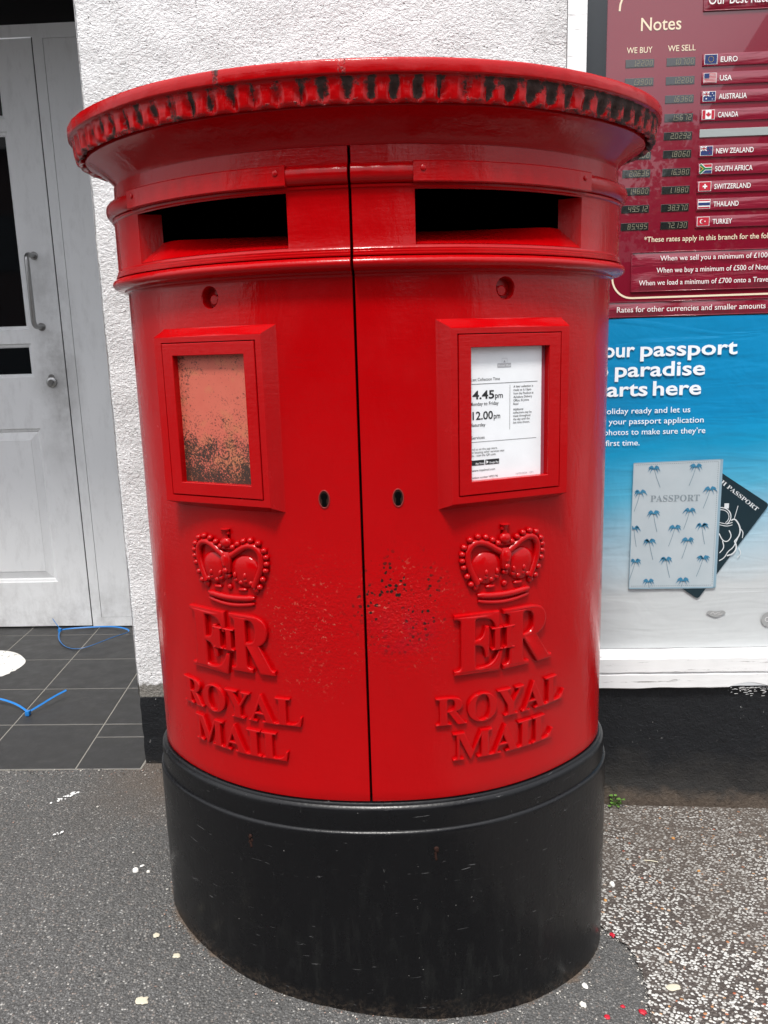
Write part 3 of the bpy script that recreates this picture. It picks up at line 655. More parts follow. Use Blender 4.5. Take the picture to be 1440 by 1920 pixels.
palms = [(.7165, .889, .018), (.826, .892, -.016), (.682, .825, -.014), (.866, .830, -.016), (.7195, .768, .011), (.815, .773, -.014), (.669, .727, .008), (.778, .727, -.015), (.849, .731, .010), (.711, .690, .012), (.814, .692, -.014), (.6755, .635, -.014), (.758, .639, .012), (.857, .641, -.016), (.713, .578, .008), (.806, .580, -.010)]
m1, m2 = MB(), MB()
for i, (x_, z_, lean) in enumerate(palms):
    ln = .050 if z_ > .6 else .017
    if z_ < .6: lean *= .35
    ribbon(m2, [(x_ + .002 * 0, z_), (x_ + lean * .45, z_ - ln * .5), (x_ + lean, z_ - ln)], .0014, Tb(.0070))
    fl = -1 if lean > 0 else 1
    for (dx, dz, up) in ((-.0185, -.0085, .012), (-.0125, -.0150, .008), (-.0170, .0015, .011), (-.0095, .0085, .007), (.0185, -.0080, .012), (.0120, -.0150, .008), (.0165, .0020, .011), (.0080, .0095, .006)):
        dx *= random.uniform(.85, 1.1); L_, U_ = [], []
        for k in range(7):
            t = k / 6; bx_ = x_ + dx * (2 * t * (1 - t) * .45 + t * t); bz_ = z_ + 2 * t * (1 - t) * up + t * t * dz; hw = .0030 * math.sin(math.pi * min(1, t * .85 + .15)) ** .8
            bx_ = max(min(bx_, .8858), .6642); U_.append((bx_, bz_ + hw)); L_.append((bx_, bz_ - hw))
        lay = .0072 + .00012 * (int(abs(dx) * 1e5 + abs(up) * 1e4) % 9) + (.00006 if dx > 0 else 0); T_ = Tb(lay); m1.grid([[T_(*p) for p in L_], [T_(*p) for p in U_]])
m1.build('palm_print', PALM, cov); m2.build('palm_stem_print', STEM, cov)
mb = MB(); T = Tb(.0056); pts = [(.876 + .026 * (1 + math.cos(t)) * 1.0 - .002, .4850 + (.0085 + .003 * math.sin(3 * t)) * math.sin(t)) for t in [2 * math.pi * k / 24 for k in range(24)]]
SMEAR = flat('grey smear', (.30, .31, .31), .6); mb.poly([T(*p) for p in pts], 0); mb.build('sticker_residue', SMEAR, poster)
mb = MB(); disc(mb, T, 1.0445, .4655, .0215, 0, 28); mb.build('round_sticker', SMEAR, poster)
mb = MB(); T = Tb(.0060); ribbon(mb, [(.885, .484), (.892, .489), (.897, .482), (.903, .486), (.912, .490), (.905, .481), (.917, .483)], .0016, T)
ribbon(mb, [(1.0395 + .006 * math.cos(t), .4655 + .006 * math.sin(t)) for t in [2 * math.pi * k / 16 for k in range(17)]], .002, T); mb.build('sticker_print', flat('pale smear print', (.6, .6, .6), .6), poster)

# ------------------------------------------------------------------ entrance: frame, side panel, door leaf
ent = thing('entrance_door', (-1.7, 1.68, .065), 'grubby grey white entrance door with dark glass panes and steel pull handle', 'door')
YD = 1.68; XR = -1.345; XO = -1.477; XL = -2.16
def ringbox(mb, y0, y1, X0, X1, Z0, Z1, x0, x1, z0, z1, mi=0):   # a slab with one rectangular opening
    for (a, b, c, d) in ((X0, x0, Z0, Z1), (x1, X1, Z0, Z1), (x0, x1, Z0, z0), (x0, x1, z1, Z1)):
        mb.quad((a, y0, c), (b, y0, c), (b, y0, d), (a, y0, d), mi)
    mb.quad((x0, y0, z0), (x0, y1, z0), (x0, y1, z1), (x0, y0, z1), mi); mb.quad((x1, y0, z0), (x1, y0, z1), (x1, y1, z1), (x1, y1, z0), mi)
    mb.quad((x0, y0, z0), (x1, y0, z0), (x1, y1, z0), (x0, y1, z0), mi); mb.quad((x0, y0, z1), (x0, y1, z1), (x1, y1, z1), (x1, y0, z1), mi)
mb = MB()
opens = [(.272, .938), (1.146, 1.284), (1.338, 2.090), (2.135, 2.270)]
zc = [.073] + [v for o_ in opens for v in o_] + [2.4155]
mb.quad((XO, YD, .073), (XR, YD, .073), (XR, YD, 2.4155), (XO, YD, 2.4155)); mb.quad((XL, YD, .073), (XL + .13, YD, .073), (XL + .13, YD, 2.4155), (XL, YD, 2.4155))
for k in range(0, len(zc), 2): mb.quad((XL + .13, YD, zc[k]), (XO, YD, zc[k]), (XO, YD, zc[k + 1]), (XL + .13, YD, zc[k + 1]))
for k, (z0, z1) in enumerate(opens):   # bevelled mouldings round every opening
    x0, x1 = XL + .13, XO; dpt = .014; m = .016
    o4 = [(x0, z0), (x1, z0), (x1, z1), (x0, z1)]
    prof = [(0, 0), (.003, .007), (.011, .009), (.016, dpt)]
    rws = [[(x_ + sx * a, YD + d, z_ + sz * a) for (x_, z_), (sx, sz) in zip(o4, ((1, 1), (-1, 1), (-1, -1), (1, -1)))] for a, d in prof]
    mb.grid(rws, 0, close=True)
mb.quad((XR, YD, .073), (XR, YD + .05, .073), (XR, YD + .05, 2.4155), (XR, YD, 2.4155)); mb.quad((XL, YD, .073), (XL, YD + .05, .073), (XR, YD + .05, .073), (XR, YD, .073))
z0, z1 = opens[0]; x0, x1 = XL + .146, XO - .016            # raised panel
rws = [[(x_, YD + d, z_) for x_, z_ in ((x0 + a, z0 + .016 + a), (x1 - a, z0 + .016 + a), (x1 - a, z1 - .016 - a), (x0 + a, z1 - .016 - a))] for a, d in ((0, .014), (.030, .006), (.033, .004))]
mb.grid(rws, 0, close=True); r_ = rws[-1]; mb.quad(*r_)
leaf = mb.build('door_leaf', DOORP, ent)
for (z0, z1) in opens[1:]:
    m2 = MB(); m2.box(XL + .145, XO - .015, YD + .0145, YD + .02, z0 + .015, z1 - .015); m2.build('glass_pane', GLASS, leaf)
mb = MB(); pts = [Vector((-1.4235, YD, 1.625)), Vector((-1.4235, YD - .045, 1.625))]
pts += [Vector((-1.4235, YD - .045 - .022 * math.sin(t), 1.625 - .022 * (1 - math.cos(t)))) for t in (.4, .8, 1.2, 1.57)]
pts2 = [Vector((p.x, p.y, 2 * 1.4865 - p.z)) for p in reversed(pts)]
mb.tube(pts + pts2, .0095, seg=12); mb.tube([(-1.4235, YD, 1.625), (-1.4235, YD - .004, 1.625)], .016, seg=16); mb.tube([(-1.4235, YD, 1.348), (-1.4235, YD - .004, 1.348)], .016, seg=16)
mb.build('pull_handle', STEEL, leaf, smooth=50)
mb = MB(); mb.tube([(-1.406, YD, 1.126), (-1.406, YD - .007, 1.126), (-1.406, YD - .010, 1.126)], [.021, .021, .017], seg=24); mb.tube([(-1.406, YD, 1.146), (-1.406, YD - .004, 1.146)], .012, seg=16)
mb.tube([(-1.406, YD - .010, 1.126), (-1.406, YD - .016, 1.126)], [.011, .010], seg=16)
mb.build('door_lock', STEEL, leaf, smooth=50)
mb = MB()
mb.box(-1.3392, -1.2995, YD - .002, YD + .05, .070, 2.463); mb.box(-2.3, -2.165, YD - .002, YD + .05, .070, 2.463); mb.box(-2.165, -1.3392, YD - .002, YD + .05, 2.4195, 2.463); mb.box(-1.2995, -.70, YD - .0025, YD + .05, 2.4125, 2.463)
mb.box(-1.2995, -.70, YD - .0015, YD + .05, .070, .1095)
mb.build('door_frame', DOORP, ent)
mb = MB(); mb.box(-1.2978, -.70, YD - .001, YD + .05, .1107, 2.411); mb.build('side_panel', DOORP, ent)
mb = MB(); mb.box(-1.3455, -1.2970, YD + .004, YD + .06, .067, 2.42); mb.box(-2.17, -1.3, YD + .03, YD + .05, .066, .08); mb.build('door_gap', VOID, ent)
mb = MB(); mb.box(-2.3, -.70, YD, YD + .05, 2.464, 2.74); mb.build('transom', flat('black transom', (.006, .006, .007), .4), ent)
mb = MB(); mb.box(-4.4, -4.2, .5, 1.75, .06, 2.74); mb.box(-4.2, -2.302, 1.67, 1.75, .06, 2.74); tag(mb.build('unseen_side_wall', DOORP, loc=(-4.2, 1.1, .06)), 'plain pale unseen porch wall, set far left to let sky onto the door', 'wall')  # porch walls out of view, moved far left so more sky lights the door

# ================================================================== THE POST BOX
box = thing('post_box', (0, 0, 0), 'large red oval post box with two doors on a black base', 'post box')
NS = 240
def loop(off_, z_, s0, s1, n_): return [W3(s0 + (s1 - s0) * i / n_, z_, off_) for i in range(n_ + 1)]
# plinth
prof = [(.0168, -.12), (.0168, .02), (.0168, .367), (.0167, .3725), (.0158, .3762), (.0135, .3785), (.0112, .3792), (.0108, .3830), (.0118, .412), (.0108, .4185), (.0085, .4225), (.0055, .4245), (.0045, .4275), (.0030, .4292), (-.03, .4295)]
mb = MB(); mb.grid([[W3(PER * i / 400, z_, o_ + (.0012 * noise.noise((i * .11, z_ * 9, 2)) if 0 < z_ < .36 else 0)) for i in range(400)] for o_, z_ in prof], close=True)
plinth = mb.build('plinth', BLACK, box, smooth=35)
mb = MB()
for (x_, z_, r_) in ((-.226, .345, .004), (.107, .342, .005)):     # rusty bolt stubs in the plinth with a drip below
    mb = MB(); s = s_of_x(x_); c = W3(s, z_, .0165); nrm = (W3(s, z_, .0265) - c)
    mb.tube([c, c + nrm * .35], [r_, r_ * .7], seg=8)
    for k in range(5): a = W3(s + random.uniform(-.003, .003), z_ - .004 - k * .004, .0173); mb.ball(a, (.0025, .0012, .004), sub=1)
    mb.build('plinth_bolt', RUST, plinth)

# door profile (off, z)
LOWER = [(-.02, .4312), (0, .4312), (.0006, .433)] + [(0, .45 + k * .0441) for k in range(20)] + [(0, 1.2915), (0, 1.3325), (0, 1.3335), (.0010, 1.3362), (.0057, 1.3380), (.0062, 1.3405)]
bead = [(.0062 + .0205 * math.sin(t) ** .8, 1.3515 - .0108 * math.cos(t)) for t in [math.pi * k / 10 for k in range(1, 10)]]
FILL = [(.0190, 1.3628), (.0192, 1.3650), (.0172, 1.3660), (.0174, 1.3690), (.0156, 1.3702), (.0158, 1.3730), (.0148, 1.3745)]
BAND = [(.0142, 1.3770), (.0142, 1.40), (.0142, 1.43), (.0142, 1.4580), (.0145, 1.4600), (.0175, 1.4618), (.0178, 1.4650), (.0150, 1.4665)]
ub = [(.0150 + .0120 * math.sin(t) ** .8, 1.4810 - .0140 * math.cos(t)) for t in [math.pi * k / 10 for k in range(1, 10)]]
TOPB = [(.0120, 1.4960), (.0105, 1.4975), (.0100, 1.5222), (-.012, 1.5228)]
PROF = LOWER + bead + FILL + BAND + ub + TOPB
SX0, SX1, SZ0, SZ1 = .0962, .3655, 1.3770, 1.4580      # posting slot, distances from the seam
HX, HZ, HRX, HRZ = .2415, 1.3120, .0150, .0172         # round hole
def make_door(sg):
    f = lambda x_: s_of_x(U0 + sg * x_)                  # distance from the seam -> arc length
    xs_ = sorted(set([.0021, .0028] + [.012 + k * .0115 for k in range(38)] + [SX0, SX1, HX - .020, HX + .020]))
    xs_ = [x_ for x_ in xs_ if x_ < .44]
    ss = [f(x_) for x_ in xs_]; end = sg * SQ
    k = 8; ss += [ss[-1] + (end - ss[-1]) * (i / k) for i in range(1, k + 1)]
    mb = MB(); nn = len(ss)
    rows = [[W3(s, z_, o_ - (.0009 if j == 0 and o_ > -.01 else 0)) for j, s in enumerate(ss)] for o_, z_ in PROF]
    rows = [[W3(ss[0], z_, -.02)] + r for r, (o_, z_) in zip(rows, PROF)]; nn += 1
    off0 = 0; mb.v = [tuple(p) for r in rows for p in r]
    for i in range(len(PROF) - 1):
        za, zb = PROF[i][1], PROF[i + 1][1]; zm = (za + zb) / 2
        for j in range(nn - 1):
            if j >= 1 and j < len(xs_):
                xm = (xs_[j - 1] + xs_[j]) / 2
                if SX0 < xm < SX1 and SZ0 < zm < SZ1: continue
                if abs(xm - HX) < .020 and 1.2915 < zm < 1.3325 and PROF[i][0] == 0 == PROF[i + 1][0]: continue
            q = (i * nn + j, i * nn + j + 1, (i + 1) * nn + j + 1, (i + 1) * nn + j)
            mb.f.append(q if sg > 0 else q[::-1]); mb.m.append(0)
    # patch with the round hole and its cup
    M = 32; ang = [2 * math.pi * k / M + math.pi / 4 for k in range(M)]
    def sqp(a):
        c, s = math.cos(a), math.sin(a); m_ = max(abs(c), abs(s)); return c / m_, s / m_
    sq_ = [W3(f(HX + .020 * sqp(a)[0]), 1.3120 + .0205 * sqp(a)[1], 0) for a in ang]
    ci = lambda kx, w_, dz=0: [W3(f(HX + HRX * kx * math.cos(a)), HZ + dz + HRZ * kx * math.sin(a), w_) for a in ang]
    rws = [sq_, ci(1.09, 0), ci(1.06, 0), ci(1.0, -.0012), ci(.97, -.004), ci(.93, -.016)]
    mb.grid(rws, 0, close=True)
    mb.poly(ci(.93, -.016)[::-1], 0)
    d = mb.build('door', REDP, box, smooth=32)
    # peg deep in the hole
    mb = MB(); mb.tube([W3(f(HX - sg * .004 * sg), HZ - .004, -.016), W3(f(HX - .004), HZ - .004, -.0065), W3(f(HX - .004), HZ - .004, -.005)], [.0088, .0088, .0070], seg=20); mb.build('peg', RED, d, smooth=40)
    # slot lining: floor rises inwards, side cheeks, ceiling, then the dark inside
    mb = MB(); K = 14; fr = [SX0 + (SX1 - SX0) * k / K for k in range(K + 1)]
    yb = -.195; bx = lambda x_: U0 + sg * (SX0 + (x_ - SX0) * (.340 - SX0) / (SX1 - SX0))
    f0 = [W3(f(x_), SZ0 + .0006, .0142) for x_ in fr]; f0b = [W3(f(x_), SZ0 - .0016, .0160) for x_ in fr]; fb = [Vector((bx(x_), max(yb, p.y + .02), 1.4125)) for x_, p in zip(fr, f0)]
    c0 = [W3(f(x_), SZ1, .0142) for x_ in fr]; cb = [Vector((p.x, p.y, SZ1 + .001)) for p in fb]
    mb.grid([f0, fb]); c1 = [p + Vector((0, .004, .0002)) for p in c0]; cu = [Vector((p.x, p.y + .022, 1.505)) for p in c1]; mb.grid([c0, c1]); mb.grid([c1, cu], 1); mb.grid([cu, [Vector((p.x, .05, 1.505)) for p in fb]], 1); mb.grid([[f0[0], c0[0]], [fb[0], cb[0]]]); mb.grid([[f0[-1], c0[-1]], [fb[-1], cb[-1]]])
    vb = [Vector((p.x, .05, 1.36)) for p in fb]; vt = [Vector((p.x, .05, 1.506)) for p in fb]
    mb.grid([[p + Vector((0, .0005, 0)) for p in fb], vb], 1); mb.grid([vb, vt], 1); mb.grid([[fb[0], cb[0]], [vb[0], vt[0]]], 1); mb.grid([[fb[-1], cb[-1]], [vb[-1], vt[-1]]], 1)
    mb.build('posting_slot', [RED, VOID], d, smooth=30)
    # flat hood plate above the slot with its two screws
    mb = MB(); hx0, hx1 = .0930, .3700; xs2 = [hx0 + (hx1 - hx0) * k / 30 for k in range(31)]
    pr = [(.010, 1.4655), (.0270, 1.4655), (.0285, 1.4668), (.0285, 1.4938), (.0270, 1.4955), (.010, 1.4965)]
    mb.grid([[W3(f(x_), z_, o_) for x_ in xs2] for o_, z_ in pr])
    for x_ in (hx0, hx1): mb.poly([W3(f(x_), z_, o_) for o_, z_ in pr])
    for x_ in (hx0 + .014, hx1 - .012):
        c = W3(f(x_), 1.4845, .0285); nr = W3(f(x_), 1.4845, .0385) - c
        mb.tube([c, c + nr * .14, c + nr * .22], [.0042, .0040, .0025], seg=12)
    mb.build('slot_hood', RED, d, smooth=35)
    # keyhole with its worn escutcheon
    kx = .0612; kz = .9800; mb = MB()
    el_ = lambda rx, rz, w_: [W3(f(kx + rx * math.cos(a)), kz + rz * math.sin(a), w_) for a in [2 * math.pi * k / 24 for k in range(24)]]
    mb.grid([el_(.0098, .0158, .0002), el_(.0092, .0151, .0015), el_(.0084, .0142, .0015), el_(.0078, .0134, .0004)], 2, close=True); mb.poly(el_(.0079, .0139, .0005), 0)
    kp = [(kx + .0056 * math.cos(a), kz + .0045 + .0062 * math.sin(a)) for a in [math.pi * (-.30 + 1.6 * k / 14) for k in range(15)]] + [(kx - .0042, kz - .0125), (kx + .0042, kz - .0125)]
    mb.poly([W3(f(x_), z_, .0011) for x_, z_ in kp], 1)
    mb.build('keyhole', [RUST, VOID, flat('worn pale red rim', (.20, .018, .016), .5)], d)
    # raised crown, monogram, lettering
    cx = s_of_x(U0 + sg * .2390); K = .00031
    def C(p): return W3(cx + p[0] * K, .7835 + p[2] * K, p[1] * K)
    mb = MB()
    seg_ = lambda fn, n_: [fn(i / n_) for i in range(n_ + 1)]
    mb.tube(seg_(lambda t: (-162 + 324 * t, 6, 28 - 20 * math.sin(math.pi * t)), 14), [8] + [14] * 13 + [8], T=C, seg=10)
    mb.tube(seg_(lambda t: (-165 + 330 * t, 8, 62 - 12 * math.sin(math.pi * t)), 14), [10] + [19] * 13 + [10], T=C, seg=10)
    for (x_, r1, r2) in ((0, 20, 24), (-175, 24, 30), (175, 24, 30)): mb.ball((x_, 6, 112), (r1, 16, r2), T=C, sub=1)
    for x_ in (-88, 88): mb.ball((x_, 6, 106), (32, 15, 12), T=C)
    for x_ in (-150, -118, -85, -52, 52, 85, 118, 150): mb.ball((x_, 10, 148 + (14 if abs(x_) in (118, 52) else 0)), (16, 18, 18), T=C, sub=2)
    for x_ in (-118, 118, -52, 52): mb.ball((x_, 20, 190), (12, 14, 22), T=C, sub=2); 
    for sx in (-1, 1):
        mb.ball((sx * 108, -4, 212), (100, 30, 98), T=C, sub=3)
        path = [(168, 130), (196, 190), (222, 255), (222, 318), (192, 358), (150, 366), (105, 350), (60, 320), (22, 296)]
        P_ = []
        for i in range(len(path) - 1):
            for k in range(4): t = k / 4; P_.append((sx * (path[i][0] + (path[i + 1][0] - path[i][0]) * t), 10, path[i][1] + (path[i + 1][1] - path[i][1]) * t))
        P_.append((sx * path[-1][0], 10, path[-1][1]))
        for it in range(3): P_ = [P_[0]] + [tuple((P_[i - 1][c] + 2 * P_[i][c] + P_[i + 1][c]) / 4 for c in range(3)) for i in range(1, len(P_) - 1)] + [P_[-1]]
        mb.tube(P_, 20, T=C, seg=10)
        d_ = 0; last = None
        for i in range(1, len(P_) - 4):
            a, b = Vector(P_[i - 1]), Vector(P_[i + 1]); t = (b - a).normalized(); nv = Vector((t.z, 0, -t.x)) * (sx); q = Vector(P_[i]) + nv * 33
            if last is None or (q - last).length > 37: mb.ball((q.x, 12, q.z), (18.5, 20, 18.5), T=C); last = q
    mb.tube([(0, 10, 205), (0, 18, 250), (0, 20, 290), (0, 14, 318)], [26, 32, 34, 22], T=C, seg=12)
    for z_, r_ in ((292, 20), (252, 16), (216, 18)): mb.ball((0, 40, z_), (r_, 12, r_), T=C)
    mb.ball((0, 14, 180), (24, 22, 22), T=C, sub=1)
    mb.tube([(-48, 12, 340), (48, 12, 340)], 10, T=C); mb.ball((0, 14, 372), (38, 26, 34), T=C); mb.tube([(0, 14, 395), (0, 14, 425), (0, 14, 452)], [16, 13, 30], T=C, seg=6)
    mb.tube([(-26, 14, 428), (26, 14, 428)], 9, T=C, seg=6)
    mb.build('crown', RED, d, smooth=55)
    def emboss(mb, body, xa, xb, z0, z1, hgt, bold=0., tilt=0.):
        vs, fs = text2d(serif(body), bold, .03, .024, 3); b = bounds(vs); sa, sb = f(xa), f(xb)
        if sg < 0: sa, sb = sb, sa
        zt = [v.z for v in vs]; zmx = max(zt)
        out = []
        for v in vs:
            u = (v.x - b[0]) / (b[1] - b[0]); t = (v.y - b[2]) / (b[3] - b[2])
            out.append(W3(sa + (sb - sa) * u, z0 + (z1 - z0) * t, hgt * (v.z / zmx * .5 + .5) - .0015))
        mb.add(out, fs)
    mb = MB()
    if sg > 0: emboss(mb, 'E', .1490, .2340, .6625, .7720, .0105, -.010); emboss(mb, 'R', .2345, .3265, .6625, .7720, .0105, -.010); emboss(mb, 'II', .2135, .2545, .7010, .7430, .0120, -.010)
    else: emboss(mb, 'R', .1600, .2420, .6640, .7715, .0105, -.010); emboss(mb, 'E', .2450, .3260, .6540, .7715, .0105, -.010); emboss(mb, 'II', .2335, .2760, .7010, .7420, .0120, -.010)
    mb.build('monogram', RED, d, smooth=30)
    mb = MB(); emboss(mb, 'ROYAL', .1160, .3560, .5700, .6250, .0085, -.014); emboss(mb, 'MAIL', .1450, .3330, .5020, .5560, .0085, -.011); mb.build('lettering', RED, d, smooth=30)
    return d
dR, dL = make_door(1), make_door(-1)
# rear shell
mb = MB(); mb.grid([[W3(SQ + (PER / 2) * i / 80, z_, o_) for i in range(81)] for o_, z_ in PROF]); mb.build('rear_shell', RED, box, smooth=32)
mb = MB(); mb.grid([[W3(PER * i / 160, z_, -.022) for i in range(160)] for z_ in (.42, 1.3)], close=True); mb.grid([[W3(PER * i / 160, z_, -.022) for i in range(160)] for z_ in (1.48, 1.53)], close=True)
mb.quad((U0 - .02, -.29, 1.29), (U0 + .02, -.29, 1.29), (U0 + .02, -.29, 1.49), (U0 - .02, -.29, 1.49)); mb.build('dark_backing', VOID, box)  # black sheet behind the seam, painted dark for the unlit inside

# notice holders
def make_holder(sg):
    xc = U0 + sg * .2428; s = s_of_x(xc); c0 = W3(s, 0); a = math.atan2(.0889, .193) * sg
    Tt, Nn = Vector((math.cos(a), math.sin(a), 0)), Vector((math.sin(a), -math.cos(a), 0))
    F = lambda t, z_, d_: Vector((c0.x, c0.y, 0)) + Tt * (t * sg) + Nn * d_ + Vector((0, 0, z_))   # t grows away from the seam
    FD = .0150; z0, z1 = .9690, 1.2500; ti, to_ = -.1085, .1125
    tab = []
    for k in range(61):
        p = W3(s + sg * (-.18 + .006 * k), 0) - Vector((c0.x, c0.y, 0)); tab.append((p.dot(Tt) * sg, p.dot(Nn)))
    def ds(t):
        for (ta, da), (tb, db) in zip(tab, tab[1:]):
            if ta <= t <= tb: return da + (db - da) * (t - ta) / (tb - ta)
        return tab[-1][1]
    mb = MB()
    def ringpts(t0, t1, a0, a1, dep):
        pts = []
        for (p, q) in (((t0, a0), (t1, a0)), ((t1, a0), (t1, a1)), ((t1, a1), (t0, a1)), ((t0, a1), (t0, a0))):
            for k in range(12): u = k / 12; t = p[0] + (q[0] - p[0]) * u; pts.append(F(t, p[1] + (q[1] - p[1]) * u, dep(t)))
        return pts
    def dense(t0, t1, a0, a1, d_): return ringpts(t0, t1, a0, a1, lambda t: d_)
    def skirt(e, hgt_): return ringpts(ti - .0110 * e, to_ + .0050 * e, z0 - .0110 * e, z1 + .0135 * e, lambda t: ds(t) + hgt_ * (FD - ds(t)))
    rws = [skirt(1.35, -.12), skirt(1.12, .0), skirt(1.0, .07), skirt(.88, .17), skirt(.22, .82), skirt(.06, .96), skirt(0, 1.0),
           dense(-.0975, .0975, z0 + .0110, z1 - .0085, FD), dense(-.0970, .0970, z0 + .0115, z1 - .0090, FD - .0012), dense(-.0970, .0970, z0 + .0115, z1 - .0090, FD - .02)]
    mb.grid(rws, 0, close=True)
    h = mb.build('notice_holder', RED, box, smooth=25)
    mb = MB(); to, zo0, zo1 = .0742, 1.0030, 1.2200
    rws = [dense(-.0955, .0955, z0 + .0130, z1 - .0105, FD - .02), dense(-.0955, .0955, z0 + .0130, z1 - .0105, FD + .0004), dense(-.0947, .0947, z0 + .0138, z1 - .0113, FD + .0013),
           dense(-to, to, zo0, zo1, FD + .0013), dense(-to + .0008, to - .0008, zo0 + .0008, zo1 - .0008, FD + .0005), dense(-to + .0008, to - .0008, zo0 + .0008, zo1 - .0008, FD - .0135)]
    mb.grid(rws, 0, close=True); mb.build('notice_frame', RED, h, smooth=25)
    Y = lambda d_: (lambda t, z_: F(t * sg, z_, FD - .0115 + d_))
    if sg < 0:
        mb = MB(); mb.poly([F(-.088, .99, FD - .0115), F(.088, .99, FD - .0115), F(.088, 1.235, FD - .0115), F(-.088, 1.235, FD - .0115)]); mb.build('blank_card', SALMON, h)
        return
    mb = MB(); mb.poly(rr_ := [F(t, z_, FD - .0115) for t, z_ in ((-.088, .9965), (.0640, .9965), (.0662, .9985), (.0662, 1.2195), (-.088, 1.2195))], 0)
    mb.poly([F(.0668, .99, FD - .0130), F(.088, .99, FD - .0130), F(.088, 1.235, FD - .0130), F(.0668, 1.235, FD - .0130)], 3)
    X = lambda cx_: -.0645 + (cx_ - 140) * .0001584
    Z = lambda cy_: 1.2200 - (cy_ - 165) / 1555 * .2170
    H = lambda px: px / 1555 * .2170
    T = Y(.0004)
    rect(mb, T, X(430), X(592), Z(408), Z(360), 2); write(mb, 'Royal Mail', Y(.0006), H(22), X(440), X(584), Z(397), mi=0)
    ribbon(mb, [(X(484), Z(362)), (X(484), Z(304)), (X(545), Z(304)), (X(545), Z(362))], .0004, T, 2); disc(mb, T, X(514), Z(338), .0013, 2, 8); rect(mb, T, X(500), X(528), Z(352), Z(344), 2)
    write(mb, 'Last Collection Time', T, H(34), X(122), X(458), Z(552), mi=1); ribbon(mb, [(-.088, Z(588)), (X(915), Z(586))], .0007, T, 1)
    write(mb, '4.45', T, H(98), X(136), X(392), Z(760), mi=1, bold=.022); write(mb, 'pm', T, H(66), X(402), X(494), Z(760), mi=1, bold=.012)
    write(mb, 'Monday to Friday', T, H(40), X(106), X(444), Z(836), mi=1, bold=.006)
    write(mb, '12.00', T, H(96), X(136), X(376), Z(1000), mi=1, bold=.016); write(mb, 'pm', T, H(66), X(386), X(462), Z(1000), mi=1, bold=.010)
    write(mb, 'Saturday', T, H(38), X(120), X(286), Z(1080), mi=1, bold=.006)
    ribbon(mb, [(X(580), Z(612)), (X(578), Z(1140))], .0006, T, 1)
    for k, (t_, e_) in enumerate((('A later collection is', 862), ('made at 6.15pm', 838), ('from the Postbox at', 868), ('Aylesbury Delivery', 850), ('Office, St Johns', 812), ('Road', 682))): write(mb, t_, T, H(26), X(622), X(e_), Z(648 + k * 41), mi=1, bold=.004)
    for k, (t_, e_) in enumerate((('Additional', 742), ('collections may be', 845), ('made throughout', 832), ('the day until the', 822), ('last time shown.', 822))): write(mb, t_, T, H(26), X(620), X(e_), Z(918 + k * 39), mi=1, bold=.004)
    write(mb, 'Services', T, H(36), X(118), X(276), Z(1228), mi=1); ribbon(mb, [(-.088, Z(1262)), (X(905), Z(1262))], .0006, T, 1)
    for k, (t_, e_) in enumerate((('Find us on the app store.', 430), ('For locating other services near', 515), ('you - scan the QR code', 408))): write(mb, t_, T, H(26), X(106), X(e_), Z(1360 + k * 37), mi=1)
    rect(mb, T, X(118), X(272), Z(1540), Z(1478), 1); rect(mb, T, X(284), X(450), Z(1540), Z(1478), 1)
    write(mb, 'App Store', Y(.0006), H(24), X(166), X(266), Z(1528), mi=0, bold=.01); write(mb, 'Google Play', Y(.0006), H(24), X(332), X(444), Z(1528), mi=0, bold=.01); mb.poly([Y(.0006)(X(296), Z(1530)), Y(.0006)(X(322), Z(1509)), Y(.0006)(X(296), Z(1488))], 0)
    write(mb, 'www.royalmail.com', T, H(28), X(126), X(400), Z(1612), mi=1); write(mb, 'Postbox number HP22 96', T, H(26), X(106), X(434), Z(1698), mi=1)
    write(mb, '16/02/2024', T, H(24), X(655), X(795), Z(1694), mi=2); write(mb, 'CP1', T, H(24), X(828), X(872), Z(1694), mi=2)
    mb.build('notice_sheet', [PAPER, INK, GREYINK, flat('pink edge card', (.30, .06, .09), .5)], h)
make_holder(1); make_holder(-1)

# cornice (cove) and cap with its worn egg-and-dart rim
cov_ = [(-.012, 1.5232), (.0065, 1.5234), (.0068, 1.5262), (.0090, 1.5300), (.0130, 1.5350), (.0185, 1.5405), (.0255, 1.5465), (.0335, 1.5525), (.0420, 1.5580), (.0500, 1.5620), (.0545, 1.5640), (.0552, 1.5665), (.0540, 1.5800)]
mb = MB(); mb.grid([[W3(PER * i / 300, z_, o_ + .0006 * noise.noise((i * .35, z_ * 60, 1))) for i in range(300)] for o_, z_ in cov_], close=True); mb.build('cornice', RED, box, smooth=40)
NT = int(round(PER / .0306)); COLS = NT * 16
tooth = [random.random() for _ in range(NT)]
rim = [(.040, 1.604), (.0590, 1.6000), (.0605, 1.5760), (.0625, 1.5670), (.0662, 1.5640), (.0692, 1.5644), (.0712, 1.5662), (.0722, 1.5690), (.0728, 1.5725), (.0732, 1.5765), (.0735, 1.5805), (.0737, 1.5845), (.0739, 1.5885), (.0742, 1.5920), (.0746, 1.5950), (.0753, 1.5975), (.0770, 1.5990), (.0795, 1.5998), (.0806, 1.6008), (.0810, 1.6025), (.0810, 1.6100), (.0806, 1.6170), (.0790, 1.6195), (.0760, 1.6205), (.02, 1.6290), (-.12, 1.6400)]
mb = MB(); rows, stain = [], []
